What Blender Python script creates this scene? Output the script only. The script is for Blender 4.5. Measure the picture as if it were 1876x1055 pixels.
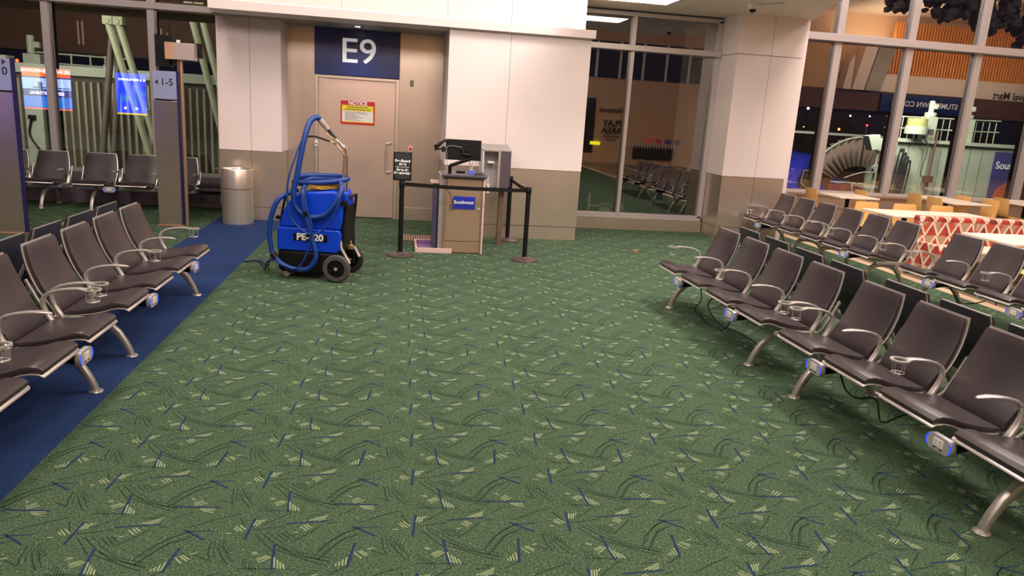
import bpy, bmesh, math, random
from mathutils import Vector, Matrix
random.seed(4)
PI = math.pi
SC = bpy.context.scene
COL = SC.collection
for o in list(bpy.data.objects):
    bpy.data.objects.remove(o)

# ------------------------------------------------------------------ camera, world, lights, exposure
YAW, PIT, ROL = 0.15784, 0.23437, 0.063615
fw = Vector((math.sin(YAW)*math.cos(PIT), math.cos(YAW)*math.cos(PIT), -math.sin(PIT)))
r0 = Vector((math.cos(YAW), -math.sin(YAW), 0)); u0 = r0.cross(fw)
rr = r0*math.cos(ROL)+u0*math.sin(ROL); uu = -r0*math.sin(ROL)+u0*math.cos(ROL)
cd = bpy.data.cameras.new('camera'); cam = bpy.data.objects.new('camera', cd); COL.objects.link(cam)
M = Matrix((rr, uu, -fw)).transposed().to_4x4(); M.translation = (0, 0, 1.9)
cam.matrix_world = M
cd.sensor_width = 36; cd.lens = 1353.6/1876*36; cd.clip_end = 400
SC.camera = cam
SC.view_settings.view_transform = 'Standard'; SC.view_settings.look = 'None'
SC.view_settings.gamma = 1; SC.view_settings.use_curve_mapping = False
SC.view_settings.exposure = 0.16
W = bpy.data.worlds.new('night'); SC.world = W; W.use_nodes = True
W.node_tree.nodes['Background'].inputs[0].default_value = (0.014, 0.013, 0.027, 1)
W.node_tree.nodes['Background'].inputs[1].default_value = 0.55

def area(name, loc, size, power, color=(1, .86, .70), target=None, sizey=None, spread=None):
    l = bpy.data.lights.new(name, 'AREA'); l.energy = power; l.color = color
    l.shape = 'RECTANGLE'; l.size = size; l.size_y = sizey or size
    if spread: l.spread = spread
    o = bpy.data.objects.new(name, l); COL.objects.link(o); o.location = loc
    if target:
        o.rotation_euler = (Vector(target)-Vector(loc)).to_track_quat('-Z', 'Y').to_euler()
    return o
WARM = (1, .86, .77)
area('hall_light', (5.2, 6.0, 6.6), 1.0, 430, WARM, sizey=6.5)
area('hall_light', (-3.0, 5.5, 6.6), 1.0, 300, WARM, sizey=7)
area('hall_light', (1.2, 4.5, 6.8), 2.0, 230, WARM, sizey=8)
area('hall_light', (10.5, 9.5, 6.8), 3.0, 380, WARM, sizey=7)
area('hall_light', (1.5, -3.0, 6.0), 6.0, 420, WARM, sizey=4)
area('hall_light', (25, 6.5, 7.2), 10.0, 900, WARM, target=(27, -6, 3.5), sizey=3)
area('hall_light', (16.5, 12.6, 7.1), 3.0, 160, WARM, target=(16.5, 9, 5))  # added lamp to brighten the hanging foliage mirrored in the right windows
area('hall_light', (-9, 4, 6.8), 4.0, 250, WARM, sizey=10)
area('gate_light', (0.3, 5.2, 4.2), 6.0, 120, (1, .88, .84), target=(0.2, 12, 1.8), sizey=.8)
area('gate_light', (5.0, 7.6, 6.4), 3.0, 300, (1, .88, .85), target=(5.6, 12, 2.2), sizey=1)
area('ceiling_fill', (22, -.5, 6.2), 12.0, 900, (1, .84, .68), target=(22.01, -.5, 9), sizey=3)  # added fill that brightens the hall ceiling mirrored in the right windows
area('ledge_uplight', (2.45, 11.3, 3.2), .5, 6, (1, .90, .78), target=(4.2, 10.7, 4.3), sizey=.2)
# night flood lights on the apron
area('apron_light', (-8.5, 15.6, 2.9), 1.5, 260, (1, .93, .84), target=(-7, 20, .6))
area('apron_light', (-5.0, 14.6, 5.5), 1.5, 230, (1, .92, .82), target=(-7, 24, 3.6))
area('apron_light', (14.5, 15.4, 6.0), 1.5, 560, (.98, 1, .90), target=(16, 20.5, .5))
area('apron_light', (12.6, 18.6, 4.2), 1.5, 800, (1, .93, .88), target=(14.6, 26, .6))

# ------------------------------------------------------------------ materials
def lin(c):
    out = []
    for v in c:
        v /= 255.0
        out.append(v/12.92 if v <= .04045 else ((v+.055)/1.055)**2.4)
    return (out[0], out[1], out[2], 1)
def mat(name, rgb, rough=.5, metal=0.0, emit=None, strength=1.0, noise=None, bump=0.0, nscale=8.0, stretch=None, spec=None, coat=0):
    m = bpy.data.materials.new(name); m.use_nodes = True
    nt = m.node_tree; b = nt.nodes['Principled BSDF']
    b.inputs['Base Color'].default_value = lin(rgb)
    b.inputs['Roughness'].default_value = rough; b.inputs['Metallic'].default_value = metal
    if spec is not None: b.inputs['Specular IOR Level'].default_value = spec
    if coat: b.inputs['Coat Weight'].default_value = coat
    if emit:
        b.inputs['Emission Color'].default_value = lin(emit); b.inputs['Emission Strength'].default_value = strength
    if noise or bump:
        tc = nt.nodes.new('ShaderNodeTexCoord'); mp = nt.nodes.new('ShaderNodeMapping')
        nt.links.new(tc.outputs['Object'], mp.inputs['Vector'])
        if stretch: mp.inputs['Scale'].default_value = stretch
        nz = nt.nodes.new('ShaderNodeTexNoise'); nz.inputs['Scale'].default_value = nscale; nz.inputs['Detail'].default_value = 4
        nt.links.new(mp.outputs[0], nz.inputs['Vector'])
        if noise:
            mx = nt.nodes.new('ShaderNodeMix'); mx.data_type = 'RGBA'
            mx.inputs['A'].default_value = lin([max(0, v-noise) for v in rgb]); mx.inputs['B'].default_value = lin([min(255, v+noise) for v in rgb])
            nt.links.new(nz.outputs['Fac'], mx.inputs['Factor']); nt.links.new(mx.outputs['Result'], b.inputs['Base Color'])
        if bump:
            bp = nt.nodes.new('ShaderNodeBump'); bp.inputs['Strength'].default_value = bump; bp.inputs['Distance'].default_value = .01
            nt.links.new(nz.outputs['Fac'], bp.inputs['Height']); nt.links.new(bp.outputs[0], b.inputs['Normal'])
    return m

WHITE = mat('painted_wall_panel', (228, 214, 210), .45, noise=3, nscale=2)
JOINT = mat('panel_joint', (96, 88, 84), .8)
STEEL = mat('brushed_wall_steel', (208, 192, 178), .3, .78, noise=14, nscale=1.6)
STEELD = mat('brushed_door_steel', (224, 200, 184), .32, .7, noise=12, nscale=2.2)
BRIGHT = mat('bright_steel', (222, 210, 198), .3, .8, noise=10, nscale=60, stretch=(1, 1, .02))
FRAME = mat('window_frame_aluminium', (190, 182, 180), .42, .35)
FRAMED = mat('mullion_outer_dark', (30, 28, 30), .6)  # dark outer half of the window mullions
CEIL = mat('perforated_ceiling', (226, 214, 200), .7)
CEILH = mat('hall_ceiling', (196, 168, 138), .8)
GREEN = None
ALU = mat('polished_aluminium', (216, 211, 206), .3, .72)
ALUD = mat('satin_aluminium', (186, 181, 176), .36, .72)
LEATHER = mat('dark_leather', (50, 42, 45), .37, noise=4, nscale=30, bump=.06, spec=.5)
SHELL = mat('chair_back_shell', (50, 50, 56), .45, noise=2)
BLACKM = mat('black_metal', (13, 12, 12), .5, spec=.3)
BLACKP = mat('black_plastic', (11, 11, 12), .5, spec=.3)
RUBBER = mat('black_rubber', (26, 25, 25), .7)
OUTW = mat('outlet_white', (225, 222, 215), .4)
OUTG = mat('outlet_face_grey', (176, 174, 178), .4, .3)
BLUELED = mat('blue_led', (30, 60, 230), .4, emit=(30, 80, 255), strength=.8)
NAVY = mat('navy_sign', (12, 44, 112), .30)
LETTER = mat('white_lettering', (240, 240, 240), .5)
LETTERG = mat('gate_lettering', (250, 250, 252), .5, emit=(255, 255, 255), strength=.25)
TBLUE = mat('tank_blue_plastic', (4, 60, 196), .38, spec=.45)
HOSE = mat('blue_hose', (10, 54, 128), .42)
YCORD = mat('yellow_cord', (190, 150, 60), .6)
CHROME = mat('chrome', (215, 210, 205), .12, 1)
CUFF = mat('grey_cuff', (150, 140, 130), .6)
BRASS = mat('brass', (196, 168, 118), .3, .85)
RED = mat('red_sign', (205, 30, 22), .5)
YELLOW = mat('yellow_sign', (245, 225, 40), .5)
PAPER = mat('sign_paper', (245, 235, 225), .6)
INK = mat('sign_ink', (40, 40, 40), .7)
TAN = mat('podium_laminate', (150, 128, 104), .4, .25, noise=5, nscale=6, stretch=(12, 1, 1))
GREYP = mat('grey_panel', (150, 146, 142), .45, .2)
GREYD = mat('grey_cabinet', (96, 88, 98), .4, .5)
PURPLE = mat('purple_panel', (84, 76, 108), .5)
PINKT = mat('sizer_tray_rim', (206, 176, 168), .5)
PURPT = mat('sizer_tray_inner', (122, 92, 140), .5)
SWBLUE = mat('airline_blue', (16, 36, 160), .5)
PLY = mat('bent_plywood', (220, 172, 102), .42, noise=16, nscale=5, stretch=(18, 18, 1))
TABLETOP = mat('pale_table_top', (232, 218, 200), .35, noise=3)
VINYL = mat('cream_vinyl', (206, 190, 168), .5)
BROWNT = mat('brown_floor_tile', (122, 104, 88), .3, noise=10, nscale=3)
BEIGET = mat('beige_floor_strip', (206, 180, 148), .4, noise=6)
VENT = mat('floor_vent_metal', (150, 120, 100), .4, .6)
VENTD = mat('floor_vent_slot', (70, 50, 42), .7)
PALEG = mat('jet_bridge_paint', (168, 178, 158), .5, noise=8, nscale=1.2)
PALEGD = mat('jet_bridge_corrugation', (120, 122, 104), .55, noise=8, nscale=1)
STRUT = mat('pale_green_strut', (158, 168, 136), .5)
DBROWN = mat('dark_brown_facade', (96, 66, 52), .7, noise=5, nscale=2)
TARMAC = mat('tarmac', (40, 40, 44), .9)
BACKW = mat('concourse_wall_tan', (212, 172, 132), .8)
BLACKW = mat('concourse_dark', (20, 20, 24), .7)
WOOD = mat('wood_slat', (232, 156, 76), .5, noise=20, nscale=3)
LAMP = mat('lamp_glow', (255, 250, 240), .5, emit=(255, 244, 225), strength=14)

def carpet(name, base, dark, light, fleck, fsc=220.0):
    m = bpy.data.materials.new(name); m.use_nodes = True; nt = m.node_tree; b = nt.nodes['Principled BSDF']
    b.inputs['Roughness'].default_value = .95; b.inputs['Specular IOR Level'].default_value = .15
    tc = nt.nodes.new('ShaderNodeTexCoord')
    def nz(sc, det=3):
        n = nt.nodes.new('ShaderNodeTexNoise'); n.inputs['Scale'].default_value = sc; n.inputs['Detail'].default_value = det
        nt.links.new(tc.outputs['Object'], n.inputs['Vector']); return n
    def ramp(src, a, b_):
        r = nt.nodes.new('ShaderNodeMapRange'); r.inputs[1].default_value = a; r.inputs[2].default_value = b_
        nt.links.new(src, r.inputs[0]); return r.outputs[0]
    def mix(f, A, B):
        x = nt.nodes.new('ShaderNodeMix'); x.data_type = 'RGBA'
        nt.links.new(f, x.inputs['Factor'])
        for s, v in (('A', A), ('B', B)):
            if isinstance(v, tuple): x.inputs[s].default_value = v
            else: nt.links.new(v, x.inputs[s])
        return x.outputs['Result']
    c = mix(ramp(nz(1.1).outputs['Fac'], .35, .65), lin(base), lin(light))
    c = mix(ramp(nz(95, 4).outputs['Fac'], .38, .62), lin(dark), c)
    vo = nt.nodes.new('ShaderNodeTexVoronoi'); vo.inputs['Scale'].default_value = fsc/4
    nt.links.new(tc.outputs['Object'], vo.inputs['Vector'])
    c = mix(ramp(vo.outputs['Distance'], .16, .10), c, lin(fleck))
    nt.links.new(c, b.inputs['Base Color'])
    bp = nt.nodes.new('ShaderNodeBump'); bp.inputs['Strength'].default_value = .5; bp.inputs['Distance'].default_value = .004
    nt.links.new(nz(180, 2).outputs['Fac'], bp.inputs['Height']); nt.links.new(bp.outputs[0], b.inputs['Normal'])
    return m
GREEN = carpet('green_carpet', (73, 96, 71), (46, 66, 49), (80, 101, 75), (150, 144, 110))
BLUEC = carpet('blue_carpet', (34, 57, 100), (27, 46, 86), (37, 60, 103), (92, 96, 120))
CDARK = mat('carpet_dark_yarn', (42, 58, 44), .95, spec=.1)
CBLUE = mat('carpet_blue_yarn', (34, 50, 80), .95, noise=10, nscale=120, spec=.1)
CPALE = mat('carpet_pale_yarn', (132, 146, 110), .95, noise=26, nscale=160, spec=.1)

def glass(name, tint, refl):
    m = bpy.data.materials.new(name); m.use_nodes = True; nt = m.node_tree
    for n in list(nt.nodes): nt.nodes.remove(n)
    o = nt.nodes.new('ShaderNodeOutputMaterial'); mx = nt.nodes.new('ShaderNodeMixShader')
    t = nt.nodes.new('ShaderNodeBsdfTransparent'); g = nt.nodes.new('ShaderNodeBsdfGlossy')
    t.inputs[0].default_value = (*tint, 1); g.inputs['Roughness'].default_value = 0.0; g.inputs[0].default_value = (.95, .93, .92, 1)
    mx.inputs[0].default_value = refl
    nt.links.new(t.outputs[0], mx.inputs[1]); nt.links.new(g.outputs[0], mx.inputs[2]); nt.links.new(mx.outputs[0], o.inputs[0])
    return m
GLASS = glass('window_glass', (.80, .80, .78), .17)

def fabric_pattern():
    m = bpy.data.materials.new('zigzag_fabric'); m.use_nodes = True; nt = m.node_tree; b = nt.nodes['Principled BSDF']; b.inputs['Roughness'].default_value = .85
    tc = nt.nodes.new('ShaderNodeTexCoord'); sp = nt.nodes.new('ShaderNodeSeparateXYZ'); nt.links.new(tc.outputs['Object'], sp.inputs[0])
    def mth(op, a, b_=None, c=None):
        n = nt.nodes.new('ShaderNodeMath'); n.operation = op
        for i, v in enumerate((a, b_, c)):
            if v is None: continue
            if isinstance(v, (int, float)): n.inputs[i].default_value = v
            else: nt.links.new(v, n.inputs[i])
        return n.outputs[0]
    u = mth('ADD', sp.outputs[0], mth('MULTIPLY', sp.outputs[1], .9)); z = sp.outputs[2]
    cell = mth('FLOOR', mth('MULTIPLY', z, 5.2))
    tri = mth('PINGPONG', mth('ADD', mth('MULTIPLY', u, 5.0), mth('MULTIPLY', cell, .37)), .5)
    fz = mth('FRACT', mth('MULTIPLY', z, 5.2))
    d = mth('SUBTRACT', mth('MULTIPLY', tri, 2), fz)
    band = mth('LESS_THAN', mth('ABSOLUTE', d), .17)
    red = mth('GREATER_THAN', d, .0)
    def mix(f, A, B):
        x = nt.nodes.new('ShaderNodeMix'); x.data_type = 'RGBA'; nt.links.new(f, x.inputs['Factor'])
        for s, v in (('A', A), ('B', B)):
            if isinstance(v, tuple): x.inputs[s].default_value = v
            else: nt.links.new(v, x.inputs[s])
        return x.outputs['Result']
    nz = nt.nodes.new('ShaderNodeTexNoise'); nz.inputs['Scale'].default_value = 5; nt.links.new(tc.outputs['Object'], nz.inputs['Vector'])
    pick = mth('GREATER_THAN', nz.outputs['Fac'], .53)
    c = mix(red, mix(pick, lin((170, 136, 112)), lin((182, 78, 60))), mix(pick, lin((164, 56, 44)), lin((120, 50, 44))))
    c = mix(band, c, lin((214, 196, 172)))
    nt.links.new(c, b.inputs['Base Color'])
    return m
ZIG = fabric_pattern()

# ------------------------------------------------------------------ mesh helpers
class MB:
    def __init__(s): s.v = []; s.f = []; s.m = []
    def add(s, vs, fs, m=0):
        n = len(s.v); s.v += [tuple(v) for v in vs]; s.f += [tuple(i+n for i in f) for f in fs]; s.m += [m]*len(fs); return s
    def box(s, x0, x1, y0, y1, z0, z1, m=0, R=None, O=(0, 0, 0)):
        vs = [Vector((x, y, z)) for z in (z0, z1) for y in (y0, y1) for x in (x0, x1)]
        if R is not None: vs = [R @ v + Vector(O) for v in vs]
        return s.add(vs, [(0, 2, 3, 1), (4, 5, 7, 6), (0, 1, 5, 4), (2, 6, 7, 3), (0, 4, 6, 2), (1, 3, 7, 5)], m)
    def cyl(s, p0, p1, r0, r1=None, n=16, m=0):
        return s.tube([p0, p1], [r0, r0 if r1 is None else r1], n, m)
    def tube(s, pts, r, n=8, m=0, closed=False, caps=True):
        P = [Vector(p) for p in pts]; k = len(P); R = r if isinstance(r, (list, tuple)) else [r]*k
        T = []
        for i in range(k):
            if closed: t = P[(i+1) % k]-P[i-1]
            else: t = P[min(i+1, k-1)]-P[max(i-1, 0)]
            T.append(t.normalized() if t.length > 1e-9 else Vector((0, 0, 1)))
        up = Vector((0, 0, 1)) if abs(T[0].z) < .9 else Vector((1, 0, 0))
        N = (up-T[0]*up.dot(T[0])).normalized(); vs = []
        for i in range(k):
            N = (N-T[i]*N.dot(T[i])); N = N.normalized() if N.length > 1e-6 else T[i].orthogonal().normalized()
            B = T[i].cross(N)
            for j in range(n):
                a = 2*PI*j/n; vs.append(P[i]+(N*math.cos(a)+B*math.sin(a))*R[i])
        fs = []
        for i in range(k if closed else k-1):
            a, b = i*n, ((i+1) % k)*n
            for j in range(n): fs.append((a+j, a+(j+1) % n, b+(j+1) % n, b+j))
        if caps and not closed: fs += [tuple(range(n-1, -1, -1)), tuple((k-1)*n+j for j in range(n))]
        return s.add(vs, fs, m)
    def prism(s, poly, ax, a, b, m=0):
        def P(p, t):
            return {'x': (t, p[0], p[1]), 'y': (p[0], t, p[1]), 'z': (p[0], p[1], t)}[ax]
        n = len(poly); vs = [P(p, a) for p in poly]+[P(p, b) for p in poly]
        return s.add(vs, [tuple(range(n)), tuple(range(2*n-1, n-1, -1))]+[(i, n+i, n+(i+1) % n, (i+1) % n) for i in range(n)], m)
    def lathe(s, prof, c=(0, 0, 0), n=32, m=0, loop=False):
        vs = []; k = len(prof)
        for r, z in prof:
            for j in range(n):
                a = 2*PI*j/n; vs.append((c[0]+r*math.cos(a), c[1]+r*math.sin(a), c[2]+z))
        fs = [(i*n+j, i*n+(j+1) % n, (i+1)*n+(j+1) % n, (i+1)*n+j) for i in range(k-1) for j in range(n)]
        if loop: fs += [((k-1)*n+j, (k-1)*n+(j+1) % n, (j+1) % n, j) for j in range(n)]
        else: fs += [tuple(range(n-1, -1, -1)), tuple((k-1)*n+j for j in range(n))]
        return s.add(vs, fs, m)
    def loft(s, path, w, t, rnd=.35, m=0, x=0, taper=False):
        """sweep a rounded rectangle (width along X, thickness along the normal) over a path of (y, z)"""
        k = len(path); W_ = w if isinstance(w, (list, tuple)) else [w]*k; T_ = t if isinstance(t, (list, tuple)) else [t]*k; vs = []; n = 0
        for i in range(k):
            a = Vector(path[max(i-1, 0)]); b = Vector(path[min(i+1, k-1)]); d = (b-a).normalized(); nn = Vector((-d.y, d.x))
            hw, ht = W_[i]/2, T_[i]/2; r = min(hw, ht)*rnd*2 if rnd <= .5 else min(hw, ht)
            ring = []
            for cx, cy, a0 in ((hw-r, ht-r, 0), (-hw+r, ht-r, 90), (-hw+r, -ht+r, 180), (hw-r, -ht+r, 270)):
                for q in (0, 45, 90):
                    an = math.radians(a0+q); ring.append((cx+r*math.cos(an), cy+r*math.sin(an)))
            n = len(ring)
            for px, pn in ring:
                vs.append((x+px, path[i][0]+nn.x*pn, path[i][1]+nn.y*pn))
        fs = [(i*n+j, (i+1)*n+j, (i+1)*n+(j+1) % n, i*n+(j+1) % n) for i in range(k-1) for j in range(n)]
        fs += [tuple(range(n)), tuple((k-1)*n+j for j in range(n-1, -1, -1))]
        return s.add(vs, fs, m)
    def build(s, name, mats, parent=None, bevel=0, smooth=True, loc=None, fixn=True):
        me = bpy.data.meshes.new(name); me.from_pydata(s.v, [], s.f)
        mats = mats if isinstance(mats, (list, tuple)) else [mats]
        for q in mats: me.materials.append(q)
        me.polygons.foreach_set('material_index', s.m)
        if fixn:
            bm = bmesh.new(); bm.from_mesh(me); bmesh.ops.recalc_face_normals(bm, faces=bm.faces); bm.to_mesh(me); bm.free()
        if smooth:
            me.polygons.foreach_set('use_smooth', [True]*len(me.polygons)); me.set_sharp_from_angle(angle=math.radians(38))
        me.update()
        o = bpy.data.objects.new(name, me); COL.objects.link(o)
        if bevel:
            b = o.modifiers.new('bevel', 'BEVEL'); b.width = bevel; b.segments = 2; b.limit_method = 'ANGLE'; b.angle_limit = math.radians(50)
        if parent: o.parent = parent
        if loc: o.location = loc
        return o

def spline(pts, n=6, closed=False):
    P = [Vector(p) for p in pts]; out = []; k = len(P)
    rng = range(k if closed else k-1)
    for i in rng:
        g = (lambda j: P[j % k]) if closed else (lambda j: P[max(0, min(k-1, j))])
        a, b, c, d = g(i-1), g(i), g(i+1), g(i+2)
        for q in range(n):
            t = q/n
            out.append(.5*((2*b)+(c-a)*t+(2*a-5*b+4*c-d)*t*t+(3*b-a-3*c+d)*t**3))
    if not closed: out.append(P[-1])
    return out
def thing(name, label, cat, loc=(0, 0, 0), rz=0, group=None):
    o = bpy.data.objects.new(name, None); COL.objects.link(o); o.location = loc; o.rotation_euler = (0, 0, rz)
    o['label'] = label; o['category'] = cat
    if group: o['group'] = group
    return o
def tag(o, label, cat, group=None, kind=None):
    o['label'] = label; o['category'] = cat
    if group: o['group'] = group
    if kind: o['kind'] = kind
    return o
def struct(o): o['kind'] = 'structure'; return o
def text(name, body, size, m, parent, loc, rot=(PI/2, 0, 0), bold=0.0, ext=.001, align='CENTER', sx=1.0, space=1.0):
    cu = bpy.data.curves.new(name, 'FONT'); cu.body = body; cu.size = size; cu.extrude = ext; cu.offset = bold*size
    cu.align_x = align; cu.align_y = 'CENTER'; cu.space_line = .85; cu.space_character = space
    tmp = bpy.data.objects.new(name, cu); COL.objects.link(tmp)
    dg = bpy.context.evaluated_depsgraph_get(); me = bpy.data.meshes.new_from_object(tmp.evaluated_get(dg))
    bpy.data.objects.remove(tmp); bpy.data.curves.remove(cu)
    me.materials.clear(); me.materials.append(m)
    o = bpy.data.objects.new(name, me); COL.objects.link(o); o.location = loc; o.rotation_euler = rot; o.scale = (sx, 1, 1)
    if parent: o.parent = parent
    return o

# ------------------------------------------------------------------ floor
XB0, XB1, XG1 = -2.78, -1.79, 6.9
CP = {'B': [((0.016, 0.187), (-0.003, -0.191), 0.014), ((0.181, -0.284), (0.204, -0.703), 0.014), ((0.214, 0.073), (0.468, 0.11), 0.011), ((0.624, -0.002), (0.765, -0.182), 0.014), ((0.645, -0.035), (0.789, -0.02), 0.008)], 'BA': [((0.649, -0.301), (0.618, -0.69), 0.014)], 'BB': [((0.484, 0.442), (0.768, 0.407), 0.011)], 'P': [((0.02, 0.053), (0.035, 0.152)), ((0.037, 0.042), (0.048, 0.143)), ((0.053, 0.059), (0.065, 0.154)), ((0.072, 0.125), (0.086, 0.163)), ((0.919, 0.042), (0.967, -0.048)), ((0.938, 0.062), (0.983, -0.02)), ((0.912, 0.013), (0.943, -0.046)), ((0.878, -0.079), (0.907, -0.081)), ((0.102, -0.521), (0.154, -0.468)), ((0.11, -0.545), (0.168, -0.481)), ((0.121, -0.576), (0.18, -0.499)), ((0.065, -0.42), (0.09, -0.413)), ((0.075, -0.444), (0.101, -0.431)), ((0.2, -0.503), (0.214, -0.666)), ((0.222, -0.547), (0.234, -0.679)), ((0.239, -0.58), (0.251, -0.684)), ((0.258, -0.613), (0.271, -0.69)), ((0.352, 0.123), (0.462, 0.222)), ((0.378, 0.121), (0.457, 0.189)), ((0.404, 0.114), (0.451, 0.154)), ((0.304, 0.015), (0.349, -0.062)), ((0.322, 0.042), (0.36, -0.035)), ((0.338, 0.051), (0.374, -0.009)), ((0.274, -0.095), (0.297, -0.086))], 'PA': [((0.652, -0.464), (0.695, -0.552)), ((0.672, -0.44), (0.723, -0.521)), ((0.686, -0.429), (0.731, -0.497)), ((0.725, -0.411), (0.758, -0.396)), ((0.609, -0.651), (0.611, -0.536)), ((0.592, -0.657), (0.59, -0.567)), ((0.573, -0.664), (0.573, -0.6)), ((0.555, -0.662), (0.554, -0.631))], 'PB': [((0.6, 0.499), (0.643, 0.563)), ((0.608, 0.468), (0.658, 0.541)), ((0.62, 0.446), (0.678, 0.512)), ((0.571, 0.609), (0.596, 0.576)), ((0.656, 0.391), (0.744, 0.387)), ((0.661, 0.369), (0.748, 0.354)), ((0.679, 0.347), (0.747, 0.312))], 'D': [[(0.015, 0.336), (0.303, 0.312)], [(0.023, -0.031), (0.213, 0.031)], [(0.465, 0.062), (0.517, 0.068)], [(0.08, 0.068), (0.229, 0.284)], [(0.646, 0.051), (0.792, 0.189), (0.924, 0.281)], [(0.085, -0.09), (0.195, -0.301), (0.309, -0.464), (0.413, -0.53), (0.517, -0.587)], [(0.053, -0.114), (0.146, -0.332), (0.18, -0.402)], [(0.199, -0.38), (0.319, -0.497), (0.438, -0.604), (0.5, -0.651)], [(0.429, -0.473), (0.477, -0.305), (0.558, -0.149), (0.65, -0.046)], [(0.447, -0.556), (0.502, -0.393), (0.563, -0.242), (0.658, -0.158)], [(0.177, -0.105), (0.247, -0.235)], [(0.203, -0.09), (0.271, -0.22)], [(0.228, -0.081), (0.286, -0.185)], [(0.27, -0.255), (0.337, -0.154), (0.423, 0.007)], [(0.807, -0.204), (0.821, -0.418), (0.841, -0.503)], [(0.858, -0.316), (0.907, -0.475), (0.953, -0.596)], [(0.751, -0.429), (0.84, -0.521)], [(0.357, 0.215), (0.436, 0.24)], [(0.412, 0.273), (0.466, 0.279)], [(0.524, -0.785), (0.623, -0.668)], [(0.646, -0.556), (0.62, -0.569)], [(0.927, 0.191), (0.973, 0.029)]]}
def floor_build():
    mb = MB()
    mb.add([(-16, -6, 0), (XB0, -6, 0), (XB0, 13.2, 0), (-16, 13.2, 0)], [(0, 1, 2, 3)], 0)
    mb.add([(XB1, -6, 0), (XG1, -6, 0), (XG1, 14.4, 0), (XB1, 14.4, 0)], [(0, 1, 2, 3)], 0)
    TU, TV = .7335, .455
    def ok(p): return (XB1+.004 < p[0] < XG1-.02 or -9 < p[0] < XB0-.01) and 1.2 < p[1] < 12.55
    def stroke(a, b, w, m, z):
        (x0, y0), (x1, y1) = a, b
        if not (ok(a) and ok(b)): return
        L = math.hypot(x1-x0, y1-y0)
        if L < 1e-4: return
        dx, dy = (x1-x0)/L, (y1-y0)/L; nx, ny = -dy*w/2, dx*w/2; e = w*.3
        mb.add([(x0-dx*e, y0-dy*e, z), (x0+nx, y0+ny, z), (x1+nx, y1+ny, z), (x1+dx*e, y1+dy*e, z), (x1-nx, y1-ny, z), (x0-nx, y0-ny, z)], [(0, 5, 4, 3, 2, 1)], m)
    nx0 = int(-9/TU)-1
    for i in range(nx0, 10):
        for j in range(-5, 22):
            A = (j % 2 == 0)
            T = lambda p: (.1+(p[0]+i)*TU, 3.11+(p[1]+j)*TV)
            TB = lambda p: (.1+(p[0]+i)*TU, 3.11+(p[1]-1+j)*TV)
            for k, l in enumerate(CP['D']):
                for a, b in zip(l[:-1], l[1:]): stroke(T(a), T(b), .0065, 1, .0004)
                if k in (5, 7, 8, 9, 14, 15):   # tufted companions beside the long arcs
                    for a, b in zip(l[:-1], l[1:]):
                        a2, b2 = T(a), T(b); stroke((a2[0]+.018, a2[1]+.016), (b2[0]+.018, b2[1]+.016), .004, 1, .0004)
            for k in range(5):                   # short rows of hatch marks
                p = T((.86+.018*k, -.30-.035*k)); stroke(p, (p[0]+.006, p[1]+.05), .004, 1, .0004)
                p = T((.04+.02*k, -.62-.03*k)); stroke(p, (p[0]-.008, p[1]+.045), .004, 1, .0004)
            for a, b, w in CP['B']+(CP['BA'] if A else []): stroke(T(a), T(b), w*.85, 2, .0007)
            for a, b in CP['P']+(CP['PA'] if A else []): stroke(T(a), T(b), .0062, 3, .001)
            if not A:
                for a, b, w in CP['BB']: stroke(TB(a), TB(b), w, 2, .0007)
                for a, b in CP['PB']: stroke(TB(a), TB(b), .0062, 3, .001)
    struct(mb.build('floor', [GREEN, CDARK, CBLUE, CPALE], smooth=False, fixn=False))
floor_build()
struct(MB().add([(XB0, -6, 0), (XB1, -6, 0), (XB1, 12.7, 0), (XB0, 12.7, 0)], [(0, 1, 2, 3)]).build('floor_blue_aisle', BLUEC, smooth=False))
struct(MB().box(XG1, XG1+.16, -6, 14.4, -.02, .004).build('trim_1', BEIGET))
struct(MB().add([(XG1+.16, -6, 0), (40, -6, 0), (40, 14.4, 0), (XG1+.16, 14.4, 0)], [(0, 1, 2, 3)]).build('floor_dining', BROWNT, smooth=False))

# ------------------------------------------------------------------ building shell
def panel_block(name, x0, x1, y0, y1, ztop, joints=(), hj=(), base=True, left=False, wz=1.06):
    """clad block: steel base and wainscot, white panels above, thin recessed joints"""
    mb = MB(); e = .004
    mb.box(x0+.012, x1-.012, y0+.012, y1, 0, .2, 1)
    mb.box(x0+.008, x1-.008, y0+.008, y1, .2, .208, 2)
    mb.box(x0+.004, x1-.004, y0+.004, y1, .208, wz, 1)
    mb.box(x0+.006, x1-.006, y0+.006, y1, wz, wz+.008, 2)
    mb.box(x0, x1, y0, y1, wz+.008, ztop, 0)
    for jx in joints:
        mb.box(jx-.0025, jx+.0025, y0-.0006, y0+.01, .0, ztop, 2)
    for z in hj:
        mb.box(x0-.0006, x1+.0006, y0-.0008, y0+.3, z-.005, z+.005, 2)
        if left: mb.box(x0-.0006, x0+.01, y0, y1, z-.005, z+.005, 2)
    return struct(mb.build(name, [WHITE, STEEL, JOINT]))
panel_block('wall_gate_pier', -2.74, -1.82, 11.95, 12.95, 3.0, joints=(-2.27,))
panel_block('wall_gate_block', .64, 2.72, 11.12, 12.9, 3.0, joints=(1.53,))
panel_block('wall_window_column', 5.32, 6.44, 11.84, 14.3, 3.64, joints=(5.9,), hj=(3.03,), left=True)
struct(MB().box(6.44, 6.60, 12.02, 14.3, 0, 3.64).build('wall_column_return', WHITE))
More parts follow.
